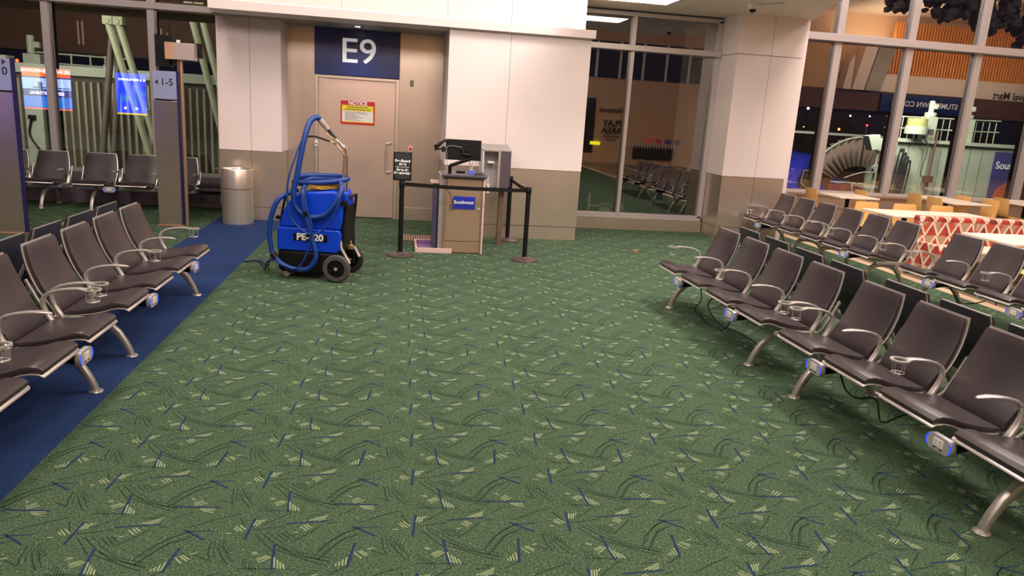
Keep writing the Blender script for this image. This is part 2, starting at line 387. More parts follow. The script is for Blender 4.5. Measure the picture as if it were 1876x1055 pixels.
# alcove wall of brushed steel around the door
mb = MB(); DY = 12.6
mb.box(-1.82, -1.395, DY, DY+.2, 0, 3.0, 0); mb.box(-.06, .64, DY, DY+.2, 0, 3.0, 0); mb.box(-1.395, -.06, DY+.05, DY+.2, 2.28, 3.0, 0)
mb.box(-.05, .64, DY-.012, DY, 0, .2, 0); mb.box(-1.82, -1.40, DY-.012, DY, 0, .2, 0); mb.box(-.05, .64, DY-.006, DY, .2, .21, 1)
mb.box(.345, .35, DY-.001, DY+.01, 0, 3.0, 1)
struct(mb.build('wall_gate_alcove', [STEEL, BRIGHT]))
# door
d = struct(MB().box(-1.34, -.115, DY+.02, DY+.06, .012, 2.235).build('door_1', STEELD, bevel=.003))
MB().box(-1.395, -1.342, DY-.02, DY+.06, 0, 2.285).box(-.113, -.06, DY-.02, DY+.06, 0, 2.285).box(-1.342, -.113, DY-.02, DY+.06, 2.237, 2.285).build('door_frame', BRIGHT, d, bevel=.003)
MB().box(-.118, -.112, DY-.001, DY+.03, 0, 2.237).build('door_gap', JOINT, d)
MB().tube(spline([(-.17, DY+.02, 1.255), (-.2, DY-.045, 1.255), (-.245, DY-.055, 1.25), (-.25, DY-.055, 1.2), (-.25, DY-.055, .84), (-.245, DY-.055, .79), (-.2, DY-.045, .785), (-.17, DY+.02, .785)], 5), .013, 10).build('door_handle', ALU, d)
MB().lathe([(.02, 0), (.02, .012)], (0, 0, 0), 16).build('door_peephole', ALU, d, loc=(-.32, DY+.0, 2.14)).rotation_euler = (PI/2, 0, 0)
MB().box(-1.335, -1.25, DY-.0, DY+.02, 2.17, 2.232).build('door_closer_plate', BRIGHT, d)
# ledge and soffit over the gate
mb = MB(); mb.box(-2.62, 2.75, 11.0, 11.6, 2.995, 3.11, 0); mb.box(-2.74, .66, 11.6, 12.62, 3.0, 3.05, 1)
struct(mb.build('trim_2', [WHITE, GREYP], bevel=.004))
mb = MB(); mb.box(-2.56, 2.70, 11.5, 12.9, 3.1, 7.5, 0)
for x in (-.9, .62, 1.57): mb.box(x-.002, x+.002, 11.4985, 11.51, 3.1, 5.2, 1)
struct(mb.build('wall_above_ledge', [WHITE, JOINT]))
# cove lamp lying on the ledge, throwing light up the wall
cv = thing('cove_light', 'slim strip lamp hidden on top of the ledge over the gate door', 'light', (.2, 11.3, 3.115))
MB().box(-2.6, 2.45, -.04, .04, 0, .03).build('housing', BRIGHT, cv); MB().box(-2.58, 2.43, -.03, .03, .03, .038).build('diffuser', mat('cove_glow', (255, 240, 220), emit=(255, 225, 190), strength=1.0), cv)
# soffit downlight
dl = thing('recessed_downlight', 'small bright round downlight in the soffit above the gate number', 'light', (-.70, 12.0, 3.0))
MB().lathe([(.05, -.006), (.05, .0)], n=24).build('trim_ring', BRIGHT, dl); MB().lathe([(.036, -.008), (.036, -.005)], n=24).build('lens', LAMP, dl)
sp = bpy.data.lights.new('downlight_beam', 'SPOT'); sp.energy = 30; sp.spot_size = 2.2; sp.spot_blend = .9; sp.color = (.9, .93, 1); sp.shadow_soft_size = .04
so = bpy.data.objects.new('downlight_beam', sp); COL.objects.link(so); so.parent = dl; so.location = (0, 0, -.03)

def window(name, x0, x1, y, z0, z1, mull, trans, fw_=.07, dark_left=True, mw=.045, md=.16, tproj=.06, tz=.09):
    w = struct(MB().box(x0, x1, y+.055, y+.062, z0, z1).build(name, GLASS, smooth=False))
    f = MB(); f.box(x0, x1, y-.02, y+.12, z0-.05, z0+fw_*.5, 0); f.box(x0, x1, y-.02, y+.12, z1-fw_*.5, z1+.03, 0)
    f.box(x0-.02, x0+fw_, y-.02, y+.12, z0, z1, 0); f.box(x1-fw_, x1+.02, y-.02, y+.12, z0, z1, 0)
    f.build('window_frame', FRAME, w, bevel=.004)
    for mx in mull:
        MB().box(mx-mw, mx+mw, y-.03, y+.054, z0, z1, 0).box(mx-mw*.96, mx+mw*.9, y+.064, y+md+.06, z0, z1, 1).build('window_mullion', [FRAME, FRAMED], w, bevel=.003)
    for t in trans:
        MB().box(x0, x1, y-tproj-.02, y+.05, t-tz/2, t+tz/2).build('window_transom', FRAME, w, bevel=.004)
    return w
window('window_1', 2.72, 5.30, 12.5, .25, 3.58, (3.77,), (3.045,), mw=.03)
struct(MB().box(2.72, 5.32, 12.47, 12.62, 0, .2).build('wall_under_window', STEEL))
window('window_2', 6.60, 20.5, 14.4, .66, 7.4, [8.56+1.575*i for i in range(8)], (3.71,), mw=.075, md=.2, tproj=.14, tz=.14)
struct(MB().box(6.60, 20.5, 14.37, 14.6, 0, .6).box(6.6, 20.5, 14.30, 14.42, .6, .64).build('wall_right_dado', [STEEL]))
window('window_3', -15.5, -2.74, 13.15, .52, 5.2, [-4.0-1.56*i for i in range(8)], (3.17,), mw=.05, md=.2, tproj=.05, tz=.1)
struct(MB().box(-16, -2.74, 13.1, 13.3, 0, .5).build('wall_left_dado', mat('purple_grey_dado', (112, 98, 110), .6)))
struct(MB().box(-16, -2.56, 12.9, 13.4, 5.2, 7.5).build('wall_left_upper', CEILH))
lu = thing('ceiling_hot_spot', 'added glowing panel standing in for the lit patch of canopy ceiling above the gate window', 'light', (3.35, 11.25, 3.635))
MB().box(-.62, .62, -.35, .35, -.006, .004).build('frame', BRIGHT, lu); MB().box(-.6, .6, -.33, .33, -.009, -.005).build('diffuser', mat('hot_spot_glow', (255, 245, 230), emit=(255, 236, 215), strength=7), lu)  # added glowing panel in place of the light patch on the ceiling
# canopy ceiling next to the gate
cpoly = [(2.72, 9.5), (5.68, 9.5), (5.84, 9.95), (6.56, 11.86), (6.6, 12.62), (2.72, 12.62)]
mb = MB().prism(cpoly, 'z', 3.64, 3.75, 0); mb.box(4.35, 4.353, 9.5, 12.5, 3.6385, 3.65, 1)
mb.add([(5.48, 9.5, 3.6390), (5.485, 9.5, 3.6390), (6.105, 11.9, 3.6390), (6.1, 11.9, 3.6390)], [(0, 1, 2, 3)], 1)
def perforated():
    m = bpy.data.materials.new('perforated_panel'); m.use_nodes = True; nt = m.node_tree; b = nt.nodes['Principled BSDF']; b.inputs['Roughness'].default_value = .6
    tc = nt.nodes.new('ShaderNodeTexCoord'); mp = nt.nodes.new('ShaderNodeMapping'); mp.inputs['Rotation'].default_value = (0, 0, .6)
    nt.links.new(tc.outputs['Object'], mp.inputs[0]); vo = nt.nodes.new('ShaderNodeTexVoronoi'); vo.inputs['Scale'].default_value = 55; vo.inputs['Randomness'].default_value = 0
    nt.links.new(mp.outputs[0], vo.inputs['Vector']); mr = nt.nodes.new('ShaderNodeMapRange'); mr.inputs[1].default_value = .25; mr.inputs[2].default_value = .3
    nt.links.new(vo.outputs['Distance'], mr.inputs[0]); mx = nt.nodes.new('ShaderNodeMix'); mx.data_type = 'RGBA'
    mx.inputs['A'].default_value = lin((176, 162, 148)); mx.inputs['B'].default_value = lin((226, 214, 200))
    nt.links.new(mr.outputs[0], mx.inputs['Factor']); nt.links.new(mx.outputs['Result'], b.inputs['Base Color']); return m
struct(mb.build('ceiling_gate_canopy', [perforated(), JOINT]))
struct(MB().box(2.7, 6.6, 12.5, 12.9, 3.75, 7.5).build('wall_above_canopy', CEILH))
struct(MB().box(-16, 40, -6, 14.6, 7.5, 7.6).build('ceiling', CEILH, smooth=False))
struct(MB().box(-16.2, -16, -6, 13.3, 0, 7.5).build('wall_left', BACKW)); struct(MB().box(40, 40.2, -6, 14.6, 0, 7.5).build('wall_right', BACKW))
struct(MB().box(20.5, 40, 14.4, 14.6, 0, 7.5).build('wall_front_far', BACKW))
# wall behind the photographer (seen mirrored in the panes)
mb = MB(); mb.box(-16, 40, -6.2, -6, 0, 7.5, 0)
mb.box(7.0, 13, -5.99, -5.97, 3.5, 4.95, 1)
for x in (7.9, 8.9, 9.9, 10.9, 11.9): mb.box(x-.05, x+.05, -5.98, -5.94, 3.5, 4.95, 2)
mb.box(7.55, 8.02, -5.99, -5.97, .4, 2.65, 1); mb.box(-16, -6.5, -5.99, -5.97, 0, 7.4, 1)
mb.box(9.8, 11.6, -5.99, -5.9, .25, .8, 1)
for k in range(20): mb.box(9.1+.13*k, 9.15+.13*k, -5.9, -5.88, .72, .95, 2)
mb.box(19, 40, -5.99, -5.7, 3.0, 3.95, 3); mb.box(19, 40, -5.99, -5.9, 0, 3.0, 1); mb.box(22.5, 40, -5.99, -5.6, 3.95, 4.8, 2)
struct(mb.build('wall_back', [BACKW, BLACKW, WHITE, DBROWN]))
for nm_, pg_ in (('broad', [(21.87, 6.05), (22.53, 6.05), (22.09, 3.95), (21.47, 3.95)]), ('narrow', [(22.6, 6.1), (23.5, 6.1), (22.96, 3.95), (22.15, 3.95)]), ('short', [(21.15, 5.2), (21.38, 5.6), (21.40, 3.95), (20.98, 3.95)])):
    o_ = MB().prism(pg_, 'y', -5.98, -5.4).build('slanted_pillar', WHITE if nm_ != 'narrow' else GREYP); tag(o_, nm_+' slanted pale pillar mirrored left of the wooden slats', 'pillar', 'slanted pillars mirrored in the right windows')
text('lettering', 'Tillamook', .30, INK, None, (8.78, -5.96, 2.2), (PI/2, 0, PI), .02); bpy.data.objects['lettering'].name = 'wall_lettering'
sg = bpy.data.objects['wall_lettering']; tag(sg, 'dark lettering of a dairy name mirrored in the window beside the gate', 'lettering')
pa = thing('play_area_notice', 'dark PLAY AREA ARRIVING SOON lettering mirrored in the window beside the gate', 'lettering', (8.78, -5.97, 1.5))
text('headline', 'PLAY\nAREA', .36, INK, pa, (0, .01, .0), (PI/2, 0, PI), .035); text('subline', 'ARRIVING\nSOON', .16, INK, pa, (0, .01, -.45), (PI/2, 0, PI), .01)
YG = mat('yellow_glow', (230, 220, 30), emit=(235, 225, 30), strength=3)
ys = thing('yellow_sign', 'lit yellow sign mirrored low in the window beside the gate', 'sign', (8.1, -5.96, .81))
MB().box(-.22, .22, 0, .02, -.07, .07).build('panel', YG, ys)
for k, c in enumerate(((210, 80, 60), (170, 50, 60), (40, 60, 130), (80, 80, 80))):
    cs = MB().box(10.35+.42*k, 10.6+.42*k, -5.97, -5.95, .9, 1.12).build('card_poster', mat('poster_%d' % k, c, emit=c, strength=.4))
    tag(cs, '%s square poster mirrored above the striped counter in the window' % ('orange', 'crimson', 'blue', 'grey')[k], 'poster', 'posters mirrored in the window')
# big screens behind the photographer
SB = mat('screen_blue', (20, 70, 220), emit=(10, 60, 235), strength=4.4); SO = mat('screen_orange', (230, 90, 40), emit=(240, 90, 40), strength=4.5)
SL = mat('screen_light', (200, 220, 240), emit=(150, 185, 245), strength=4.2); SD = mat('screen_navy', (10, 40, 150), emit=(8, 40, 170), strength=2); SW = mat('screen_white', (250, 250, 250), emit=(255, 255, 255), strength=6)
SC2 = mat('screen_cyan', (30, 110, 220), emit=(20, 120, 240), strength=3); SY = mat('screen_yellow', (240, 210, 60), emit=(245, 215, 60), strength=3)
s1 = thing('advert_screen', 'tall screen with an orange banner mirrored in the left window', 'screen', (-13.8, -5.9, 1.62))
MB().box(-.9, .9, -.05, 0, -.8, .8).build('panel', SD, s1)
MB().box(-.88, .88, 0, .01, .45, .78).build('banner', SO, s1); MB().box(-.88, .88, 0, .01, -.02, .4).build('picture', SL, s1); MB().box(-.88, .88, 0, .01, -.72, -.3).build('caption_field', SC2, s1)
MB().box(-.3, -.15, .01, .02, -.05, .25).box(.35, .38, .01, .02, 0, .4).box(-.5, .86, .01, .02, .02, .06).build('silhouette', SD, s1); MB().box(-.88, .88, 0, .01, -.79, -.74).build('footer', SO, s1)
text('headline', 'US, ALL IN TRAFFICKING', .16, SW, s1, (0, .02, .67), (PI/2, 0, PI), .01)
text('headline', 'SEE SOMETHING', .17, SW, s1, (0, .02, -.17), (PI/2, 0, PI), .015)
s2 = thing('retail_screen', 'tall bright blue screen mirrored in the left window beside the pylon', 'screen', (-10.52, -5.9, 1.62))
MB().box(-.74, .74, -.05, 0, -.8, .8).build('panel', SB, s2); MB().box(-.74, .74, 0, .01, -.8, -.74).build('footer', SY, s2)
MB().box(.2, .62, 0, .01, -.02, .12).box(-.05, .05, 0, .01, -.45, .35).box(-.6, -.2, 0, .01, -.3, -.05).build('picture', SC2, s2)
text('headline', 'RETAIL & RESTAURANTS', .115, SW, s2, (0, .02, .55), (PI/2, 0, PI), .02)
for x in (-.42, 0, .42): MB().lathe([(.05, 0), (.05, .01)], n=16).build('icon', SW, s2, loc=(x, .02, -.55)).rotation_euler = (PI/2, 0, 0)
t1_ = thing('coffee_sign', 'dark STUMPTOWN COFFEE sign band mirrored in the right windows', 'sign', (25.6, -5.6, 3.45))
MB().box(-2.4, 2.4, -.05, .05, -.42, .42).build('board', NAVY, t1_); text('lettering', 'STUMPTOWN COFFEE', .36, LETTERG, t1_, (0, .06, 0), (PI/2, 0, PI), .01)
t2_ = text('travel_sign', 'Southwest Travel Mart', .5, INK, None, (31.6, -5.58, 4.15), (PI/2, 0, PI), .02); tag(t2_, 'dark Travel Mart lettering mirrored at the far right windows', 'lettering')
mb = MB()
for k in range(106):
    mb.box(23.3+.155*k, 23.38+.155*k, -5.6, -5.48, 4.8, 7.2)
tag(mb.build('wood_slat_screen', WOOD, smooth=False), 'glowing vertical wooden slat screen mirrored in the right windows', 'screen wall')
area('slat_light', (27, -3.0, 4.6), 8, 170, (1, .74, .45), target=(27, -5.6, 6), sizey=.5)

# ------------------------------------------------------------------ tandem benches
def bench_meshes():
    D = {}
    sp_ = [(.0, .420), (.004, .430), (.022, .440), (.06, .444), (.105, .438), (.16, .420), (.23, .405), (.31, .395), (.38, .390), (.405, .391)]
    sw = [.43, .446, .454, .458, .464, .472, .48, .485, .485, .475]; st = [.010, .028, .040, .042, .040, .036, .034, .032, .028, .014]
    D['seat'] = MB().loft([(a, b) for a, b in sp_], sw, st, .45)
    D['seat_rim'] = MB().loft([(a-.006, b-.0225) for a, b in sp_], [w+.012 for w in sw], .0065, .45)
    bp_ = [(.432, .372), (.438, .392), (.455, .43), (.49, .49), (.525, .55), (.555, .62), (.582, .69), (.602, .76), (.613, .81), (.618, .838)]
    bw = [.455, .464, .472, .482, .488, .486, .472, .450, .432, .418]; bt = [.014, .030, .034, .034, .034, .034, .032, .030, .026, .012]
    D['backrest'] = MB().loft(bp_, bw, bt, .45)
    D['back_rim'] = MB().loft([(a+.021, b-.004) for a, b in bp_[:-1]]+[(.640, .845)], [w+.018 for w in bw], .007, .45)
    D['back_shell'] = MB().loft([(a+.030, b-.004) for a, b in bp_[:-1]]+[(.649, .842)], [w+.012 for w in bw], .011, .3)
    # armrests
    ap = [(.155, .600), (.185, .604), (.23, .606), (.29, .603), (.35, .594), (.405, .577), (.44, .554), (.457, .522), (.455, .485), (.440, .440), (.418, .400), (.395, .366), (.388, .335)]
    D['armrest'] = MB().loft(ap, [.020, .040, .050, .046, .040, .036, .035, .036, .038, .041, .043, .045, .045], [.007, .011, .013, .014, .017, .022, .028, .030, .028, .026, .024, .022, .02], .45)
    ring = MB(); n = 28; rings = []
    for k in range(n):
        a = 2*PI*k/n; c, s_ = math.cos(a), math.sin(a)
        rings.append([(.056*c, .150+.056*s_, .606), (.056*c, .150+.056*s_, .596), (.038*c, .150+.038*s_, .596), (.038*c, .150+.038*s_, .606)])
    vs = [v for r in rings for v in r]; fs = []
    for k in range(n):
        a, b = 4*k, 4*((k+1) % n)
        for q in range(4): fs.append((a+q, b+q, b+(q+1) % 4, a+(q+1) % 4))
    ring.add(vs, fs)
    D['arm_cup'] = MB().loft([(.20, .603)]+ap[2:], [.056, .052, .048, .042, .036, .035, .036, .038, .041, .043, .045, .045], [.010, .013, .014, .017, .022, .028, .030, .028, .026, .024, .022, .02], .45)
    D['arm_cup'].add(ring.v, ring.f)
    wire = MB()
    for a in (20, 110, 200, 290):
        c, s_ = math.cos(math.radians(a)), math.sin(math.radians(a))
        wire.tube([(.041*c, .15+.041*s_, .598), (.038*c, .15+.038*s_, .522), (.0, .15, .516)], .0017, 6)
    wire.tube([(.038*math.cos(2*PI*k/20), .15+.038*math.sin(2*PI*k/20), .522) for k in range(20)], .0017, 6, closed=True)
    D['cup_wire'] = wire
    # legs: two arched halves rising to the beam
    def leg(sg):
        c = .38; P_ = [(c, .292), (c-sg*.10, .278), (c-sg*.17, .238), (c-sg*.23, .175), (c-sg*.275, .10), (c-sg*.305, .035), (c-sg*.310, .010)]
        return MB().loft(P_, [.05, .05, .052, .052, .052, .052, .056], [.07, .062, .056, .05, .043, .036, .03], .3)
    def foot(sg): return MB().lathe([(.040, 0), (.044, .004), (.040, .012), (.024, .018)], (0, .38-sg*.312, 0), 20)
    D['leg_f'] = leg(1); D['leg_b'] = leg(-1); D['foot_f'] = foot(1); D['foot_b'] = foot(-1)
    D['bracket'] = MB().box(-.02, .02, .10, .46, .340, .368).box(-.018, .018, .34, .42, .30, .37).loft([(.44, .35), (.50, .40), (.555, .50), (.61, .62)], .024, .02, .3)
    D['housing'] = MB().loft([(.02, .335), (.06, .335), (.12, .340), (.22, .35), (.25, .352)], [.13, .13, .12, .11, .09], [.075, .07, .06, .05, .03], .5)
    def capsule(w, h, y0, y1, mb, m=0, cx=0):
        pts = []
        for k in range(13): a = math.radians(-90+15*k); pts.append((w/2-h/2+h/2*math.cos(a)+cx, h/2*math.sin(a)))
        for k in range(13): a = math.radians(90+15*k); pts.append((-w/2+h/2+h/2*math.cos(a)+cx, h/2*math.sin(a)))
        return mb.prism([(p[0], p[1]+.343) for p in pts], 'y', y0, y1, m)
    D['face'] = capsule(.185, .086, -.012, .018, MB())
    for s_, nm in ((-1, 'led_a'), (1, 'led_b')):
        pts = [(s_*(.0495+.0425*math.cos(math.radians(a))), .343+.0425*math.sin(math.radians(a))) for a in range(-48, 49, 12)]
        pts += [(s_*(.0495+.035*math.cos(math.radians(a))), .343+.0385*math.sin(math.radians(a))) for a in range(48, -49, -12)]
        D[nm] = MB().prism(pts, 'y', -.0145, -.004)
    hol = MB().box(-.034, .034, -.016, -.011, .326, .368, 1)
    for x in (-.018, .014):
        for z in (.337, .354):
            hol.box(x-.004, x-.002, -.0168, -.015, z-.003, z+.005); hol.box(x+.004, x+.006, -.0168, -.015, z-.003, z+.005)
    hol.box(-.03, -.018, -.0145, -.011, .312, .318); hol.box(.018, .03, -.0145, -.011, .312, .318); hol.lathe([(.007, -.002), (.007, .002)], (0, 0, 0), 12)
    D['sockets'] = hol
    return D
BM = bench_meshes()
MATS = dict(seat=LEATHER, seat_rim=ALU, backrest=LEATHER, back_rim=ALU, back_shell=SHELL, armrest=ALU, arm_cup=ALU, cup_wire=ALU, leg_f=ALUD, leg_b=ALUD, foot_f=ALUD, foot_b=ALUD, bracket=ALUD, housing=BLACKP, face=OUTG, led_a=BLUELED, led_b=BLUELED, sockets=[BLACKP, OUTW])
NM = dict(seat='seat', seat_rim='seat_rim', backrest='backrest', back_rim='backrest_rim', back_shell='back_shell', armrest='armrest', arm_cup='armrest', cup_wire='cup_holder', leg_f='leg', leg_b='leg', foot_f='foot_pad', foot_b='foot_pad', bracket='seat_bracket', housing='power_unit', face='faceplate', led_a='blue_light', led_b='blue_light', sockets='socket_plate')
PROTO = {}
def put(key, parent, x):
    if key not in PROTO:
        PROTO[key] = BM[key].build(NM[key], MATS[key]); o = PROTO[key]
    else:
        o = PROTO[key].copy(); o.name = NM[key]; COL.objects.link(o)
    o.parent = parent; o.location = (x, 0, 0)
    return o
def bench(loc, rz, n, label, pitch=.59, cups=(0, 2, 4), power=(1, 3), legs=None, skip_arm=(), row=''):
    """row of n joined seats facing local -Y, its run along local +X from loc"""
    t = thing('beam_bench', label, 'bench', loc, rz, row or 'joined airport benches')
    MB().box(.04, n*pitch-.04, .345, .415, .285, .335).build('beam', ALUD, t, bevel=.006)
    MB().box(.03, n*pitch-.03, .44, .462, .352, .372).build('rear_rail', ALU, t, bevel=.003)
    for i in range(n):
        x = (i+.5)*pitch
        s_ = put('seat', t, x); put('seat_rim', s_, 0); b = put('backrest', t, x); put('back_rim', b, 0); put('back_shell', b, 0)
    for i in range(n+1):
        x = min(max(i*pitch, .03), n*pitch-.03)
        put('bracket', t, x)
        if i in skip_arm: continue
        if i in cups: a = put('arm_cup', t, x); put('cup_wire', a, 0)
        else: put('armrest', t, x)
    for i in (legs if legs is not None else (0, n-1)):
        x = (i+.5)*pitch
        a = put('leg_f', t, x); put('foot_f', a, 0); a = put('leg_b', t, x); put('foot_b', a, 0)
    for i in power:
        h = put('housing', t, i*pitch); put('face', h, 0); put('led_a', h, 0); put('led_b', h, 0); put('sockets', h, 0)
    return t
G1 = 'benches right of the open carpet'; G2 = 'back to back benches behind the right row'; G3 = 'benches beside the dining area'; G4 = 'benches on the blue aisle'; G5 = 'benches behind the blue aisle row'; G6 = 'benches under the left window'
TL = math.radians(1.3)
bA1 = bench((2.745, 7.455, 0), -PI/2+TL, 4, 'farther four seat bench right of the open carpet, beginning below the column', row=G1)
bA2 = bench((2.80, 4.985, 0), -PI/2+TL, 4, 'large dark leather four seat bench nearest the camera at the right edge', row=G1)
bench((4.285, 5.19, 0), PI/2, 4, 'bench turned away behind the farther right bench, only its dark shell backs showing', row=G2)
bench((4.30, 2.70, 0), PI/2, 4, 'bench turned away behind the nearest right bench, cut by the right edge', row=G2)
bench((5.75, 11.80, 0), -PI/2, 3, 'three seat bench tight against the steel column foot', pitch=.592, cups=(0, 2), power=(1,), row=G3)
bench((5.76, 9.975, 0), -PI/2, 3, 'middle three seat bench in the row beside the dining area', pitch=.592, cups=(1, 3), power=(2,), row=G3)
bB3 = bench((5.76, 7.75, 0), -PI/2, 4, 'bench beside the patterned banquette, running out of the right edge', pitch=.592, row=G3)
bench((-1.83, 5.145, 0), PI/2, 4, 'farther four seat bench on the blue aisle, ending near the trash can', pitch=.592, row=G4)
bench((-1.815, 2.675, 0), PI/2, 4, 'bench nearest the camera on the blue aisle, cut by the left edge', pitch=.592, row=G4)
bench((-3.29, 7.51, 0), -PI/2, 4, 'bench turned away behind the left bench, shell backs toward the pylon', pitch=.592, row=G5)
bench((-3.29, 5.04, 0), -PI/2, 4, 'bench turned away at the left edge behind the nearest left bench', pitch=.592, row=G5)
bD1 = bench((-7.56, 12.2, 0), 0, 4, 'bench under the left window, partly hidden by the left pylon', pitch=.6, power=(3,), row=G6)
d2 = bench((-5.05, 12.2, 0), 0, 3, 'three seat bench under the left window behind the 1-5 pylon', pitch=.615, cups=(2,), power=(1,), skip_arm=(0,), row=G6)
MB().box(1.86, 2.25, .10, .50, .42, .45).box(1.80, 2.25, .345, .415, .285, .335).build('side_table', BLACKP, d2, bevel=.004)

# cables drooping below the benches
def cable(par, pts, r=.006, m=RUBBER):
    o = MB().tube(spline(pts, 8), r, 8).build('power_cable', m, par)
    o.matrix_parent_inverse = (Matrix.Translation(par.location) @ Matrix.Rotation(par.rotation_euler.z, 4, 'Z')).inverted()
    return o
cable(bA1, [(3.0, 6.86, .33), (2.98, 6.75, .2), (2.95, 6.8, .08), (3.0, 6.6, .008), (3.05, 6.35, .012), (3.1, 6.28, .15), (3.12, 6.3, .3), (3.05, 6.55, .28), (3.0, 6.62, .18), (3.05, 6.45, .05), (3.2, 6.2, .008), (3.2, 5.9, .008)])
cable(bA2, [(3.0, 4.40, .32), (3.0, 4.30, .22), (3.02, 4.2, .2), (3.05, 4.05, .25), (3.04, 3.95, .14), (3.06, 3.8, .25), (3.1, 3.7, .32)])
cable(bD1, [(-5.35, 12.6, .3), (-5.2, 12.6, .12), (-5.0, 12.58, .008), (-4.75, 12.57, .008), (-4.6, 12.57, .1), (-4.45, 12.57, .28)])
cable(d2, [(-3.3, 12.6, .32), (-3.2, 12.6, .2), (-3.05, 12.6, .15), (-2.95, 12.6, .2), (-2.9, 12.6, .35)])
cable(bB3, [(6.0, 7.12, .32), (6.0, 6.95, .2), (6.02, 6.8, .22), (6.0, 6.6, .3)])
cable(bB3, [(6.05, 6.05, .33), (6.0, 5.95, .2), (5.98, 5.8, .2), (6.0, 5.65, .32)])

# ------------------------------------------------------------------ carpet extractor
ex = thing('carpet_extractor', 'bright blue wheeled carpet extractor with coiled blue hoses and a chrome wand', 'cleaning machine', (-.595, 8.17, 0), math.radians(-12.1))
def body(prof, y0, y1, name, m, bev=.03):
    return MB().prism(prof, 'y', y0, y1).build(name, m, ex, bevel=bev)
o = body([(-.655, .549), (-.60, .72), (-.545, .82), (-.47, .90), (-.40, .94), (-.05, .97), (.0, .95), (.03, .88), (.045, .78), (.04, .66), (.015, .549)], -.22, .25, 'recovery_tank', TBLUE, .03)
o.modifiers['bevel'].segments = 5
o2 = body([(-.665, .30), (-.668, .50), (-.655, .552), (.01, .552), (.03, .50), (.02, .34), (-.02, .30)], -.225, .255, 'solution_tank', TBLUE, .018); o2.modifiers['bevel'].segments = 4
body([(-.66, .09), (-.665, .295), (-.03, .295), (-.06, .2), (-.16, .07), (-.60, .055)], -.215, .245, 'chassis', BLACKP, .02)
MB().box(-.40, -.12, -.13, .17, .965, .99).build('tank_lid', BLACKP, ex, bevel=.01)
for yy in (-.27, .27):
    w = MB().lathe([(.095, -.034), (.135, -.034), (.146, -.024), (.150, 0), (.146, .024), (.135, .034), (.095, .034)], n=40, loop=True).build('wheel', mat('grey_tyre', (66, 62, 60), .8) if yy < 0 else RUBBER, ex, loc=(0, yy, .15)); w.rotation_euler = (PI/2, 0, 0)
    h = MB().lathe([(.096, -.012), (.096, .012)], n=32)
    for k in range(6):
        a = k*PI/3; h.box(-.012, .012, .02, .095, .012, .026, 0, Matrix.Rotation(a, 3, 'Z'))
    h.build('hub', BLACKP, w); MB().lathe([(.018, -.036), (.018, .036)], n=16).build('axle_cap', ALU, w)
MB().cyl((0, -.26, .15), (0, .26, .15), .012).build('axle', ALUD, ex)
for yy in (-.19, .2):
    c = MB().lathe([(.03, -.014), (.036, -.008), (.036, .008), (.03, .014)], n=20).build('caster', mat('caster_grey', (150, 146, 140), .6) if yy < 0 else RUBBER, ex, loc=(-.575, yy, .037)); c.rotation_euler = (PI/2, 0, 0)
    MB().box(-.018, .018, -.03, .03, -.02, -.024).box(-.02, .02, .02, .034, -.022, .022).build('fork', ALUD, c)
# frame with kick-back bar
mb = MB()
for yy in (-.17, .2):
    mb.tube(spline([(.05, yy, .12), (.055, yy, .3), (.045, yy, .55), (.065, yy, .75), (.075, yy, .90)], 4), .016, 10)
mb.tube([(.075, -.17, .90), (.075, .2, .90)], .016, 10)
mb.box(.02, .06, -.17, .2, .35, .80)
mb.build('rear_frame', BLACKM, ex)
for yy in (-.2, .2): MB().tube([(.12, yy, .20), (.03, yy, .36), (.02, yy, .44)], .016, 8).build('axle_brace', ALU, ex)
MB().box(.02, .09, -.20, -.12, .86, .96).build('latch', TBLUE, ex, bevel=.015)
for yy in (-.215,): MB().lathe([(.03, -.02), (.03, .02)], n=20).build('pivot_knob', BLACKP, ex, loc=(.055, yy, .85)).rotation_euler = (PI/2, 0, 0)
MB().box(.0, .06, -.03, .03, .0, .05).cyl((.03, 0, .05), (.03, 0, .09), .012).build('brass_fitting', BRASS, ex, loc=(.06, -.05, .33), bevel=.005)
lp = MB().box(-.487, -.117, -.232, -.222, .418, .497).build('model_plate', BLACKP, ex, bevel=.003)
text('lettering', 'PE-120', .098, LETTER, lp, (-.302, -.2335, .458), (PI/2, 0, 0), .035, sx=1.05)
MB().box(-.70, -.60, -.17, -.1, .62, .66).cyl((-.665, -.12, .59), (-.60, -.12, .90), .012).build('front_handle', BLACKP, ex, bevel=.006)
# wand
wp = [(.012, -.13, .60), (.012, -.09, .942), (.010, -.05, 1.37), (-.006, -.05, 1.425), (-.08, -.06, 1.50)]
wa = MB().tube(spline(wp, 6), .0125, 12).tube([(.040, -.045, .60), (.038, -.045, 1.30), (.03, -.045, 1.40), (-.0, -.05, 1.44)], .0095, 10).build('wand', CHROME, ex)
MB().tube([(-.08, -.06, 1.50), (-.165, -.06, 1.592)], .019, 14).build('grip', RUBBER, wa)
MB().tube([(-.16, -.06, 1.588), (-.195, -.06, 1.628), (-.20, -.06, 1.633), (-.25, -.06, 1.69)], [.026, .026, .031, .031], 16).build('hose_cuff', CUFF, wa)
MB().tube(spline([(-.13, -.10, 1.472), (-.08, -.09, 1.450), (-.03, -.08, 1.40), (.02, -.06, 1.33)], 4), .006, 10).box(-.09, -.065, -.10, -.075, 1.44, 1.462).tube([(-.17, -.1, 1.56), (-.02, -.08, 1.46)], .003, 8).build('trigger_valve', BRASS, wa)
MB().tube(spline([(-.37, -.12, 1.508), (-.30, -.11, 1.515), (-.22, -.10, 1.498), (-.13, -.10, 1.472)], 5), .010, 10).build('valve_hose', RUBBER, wa)
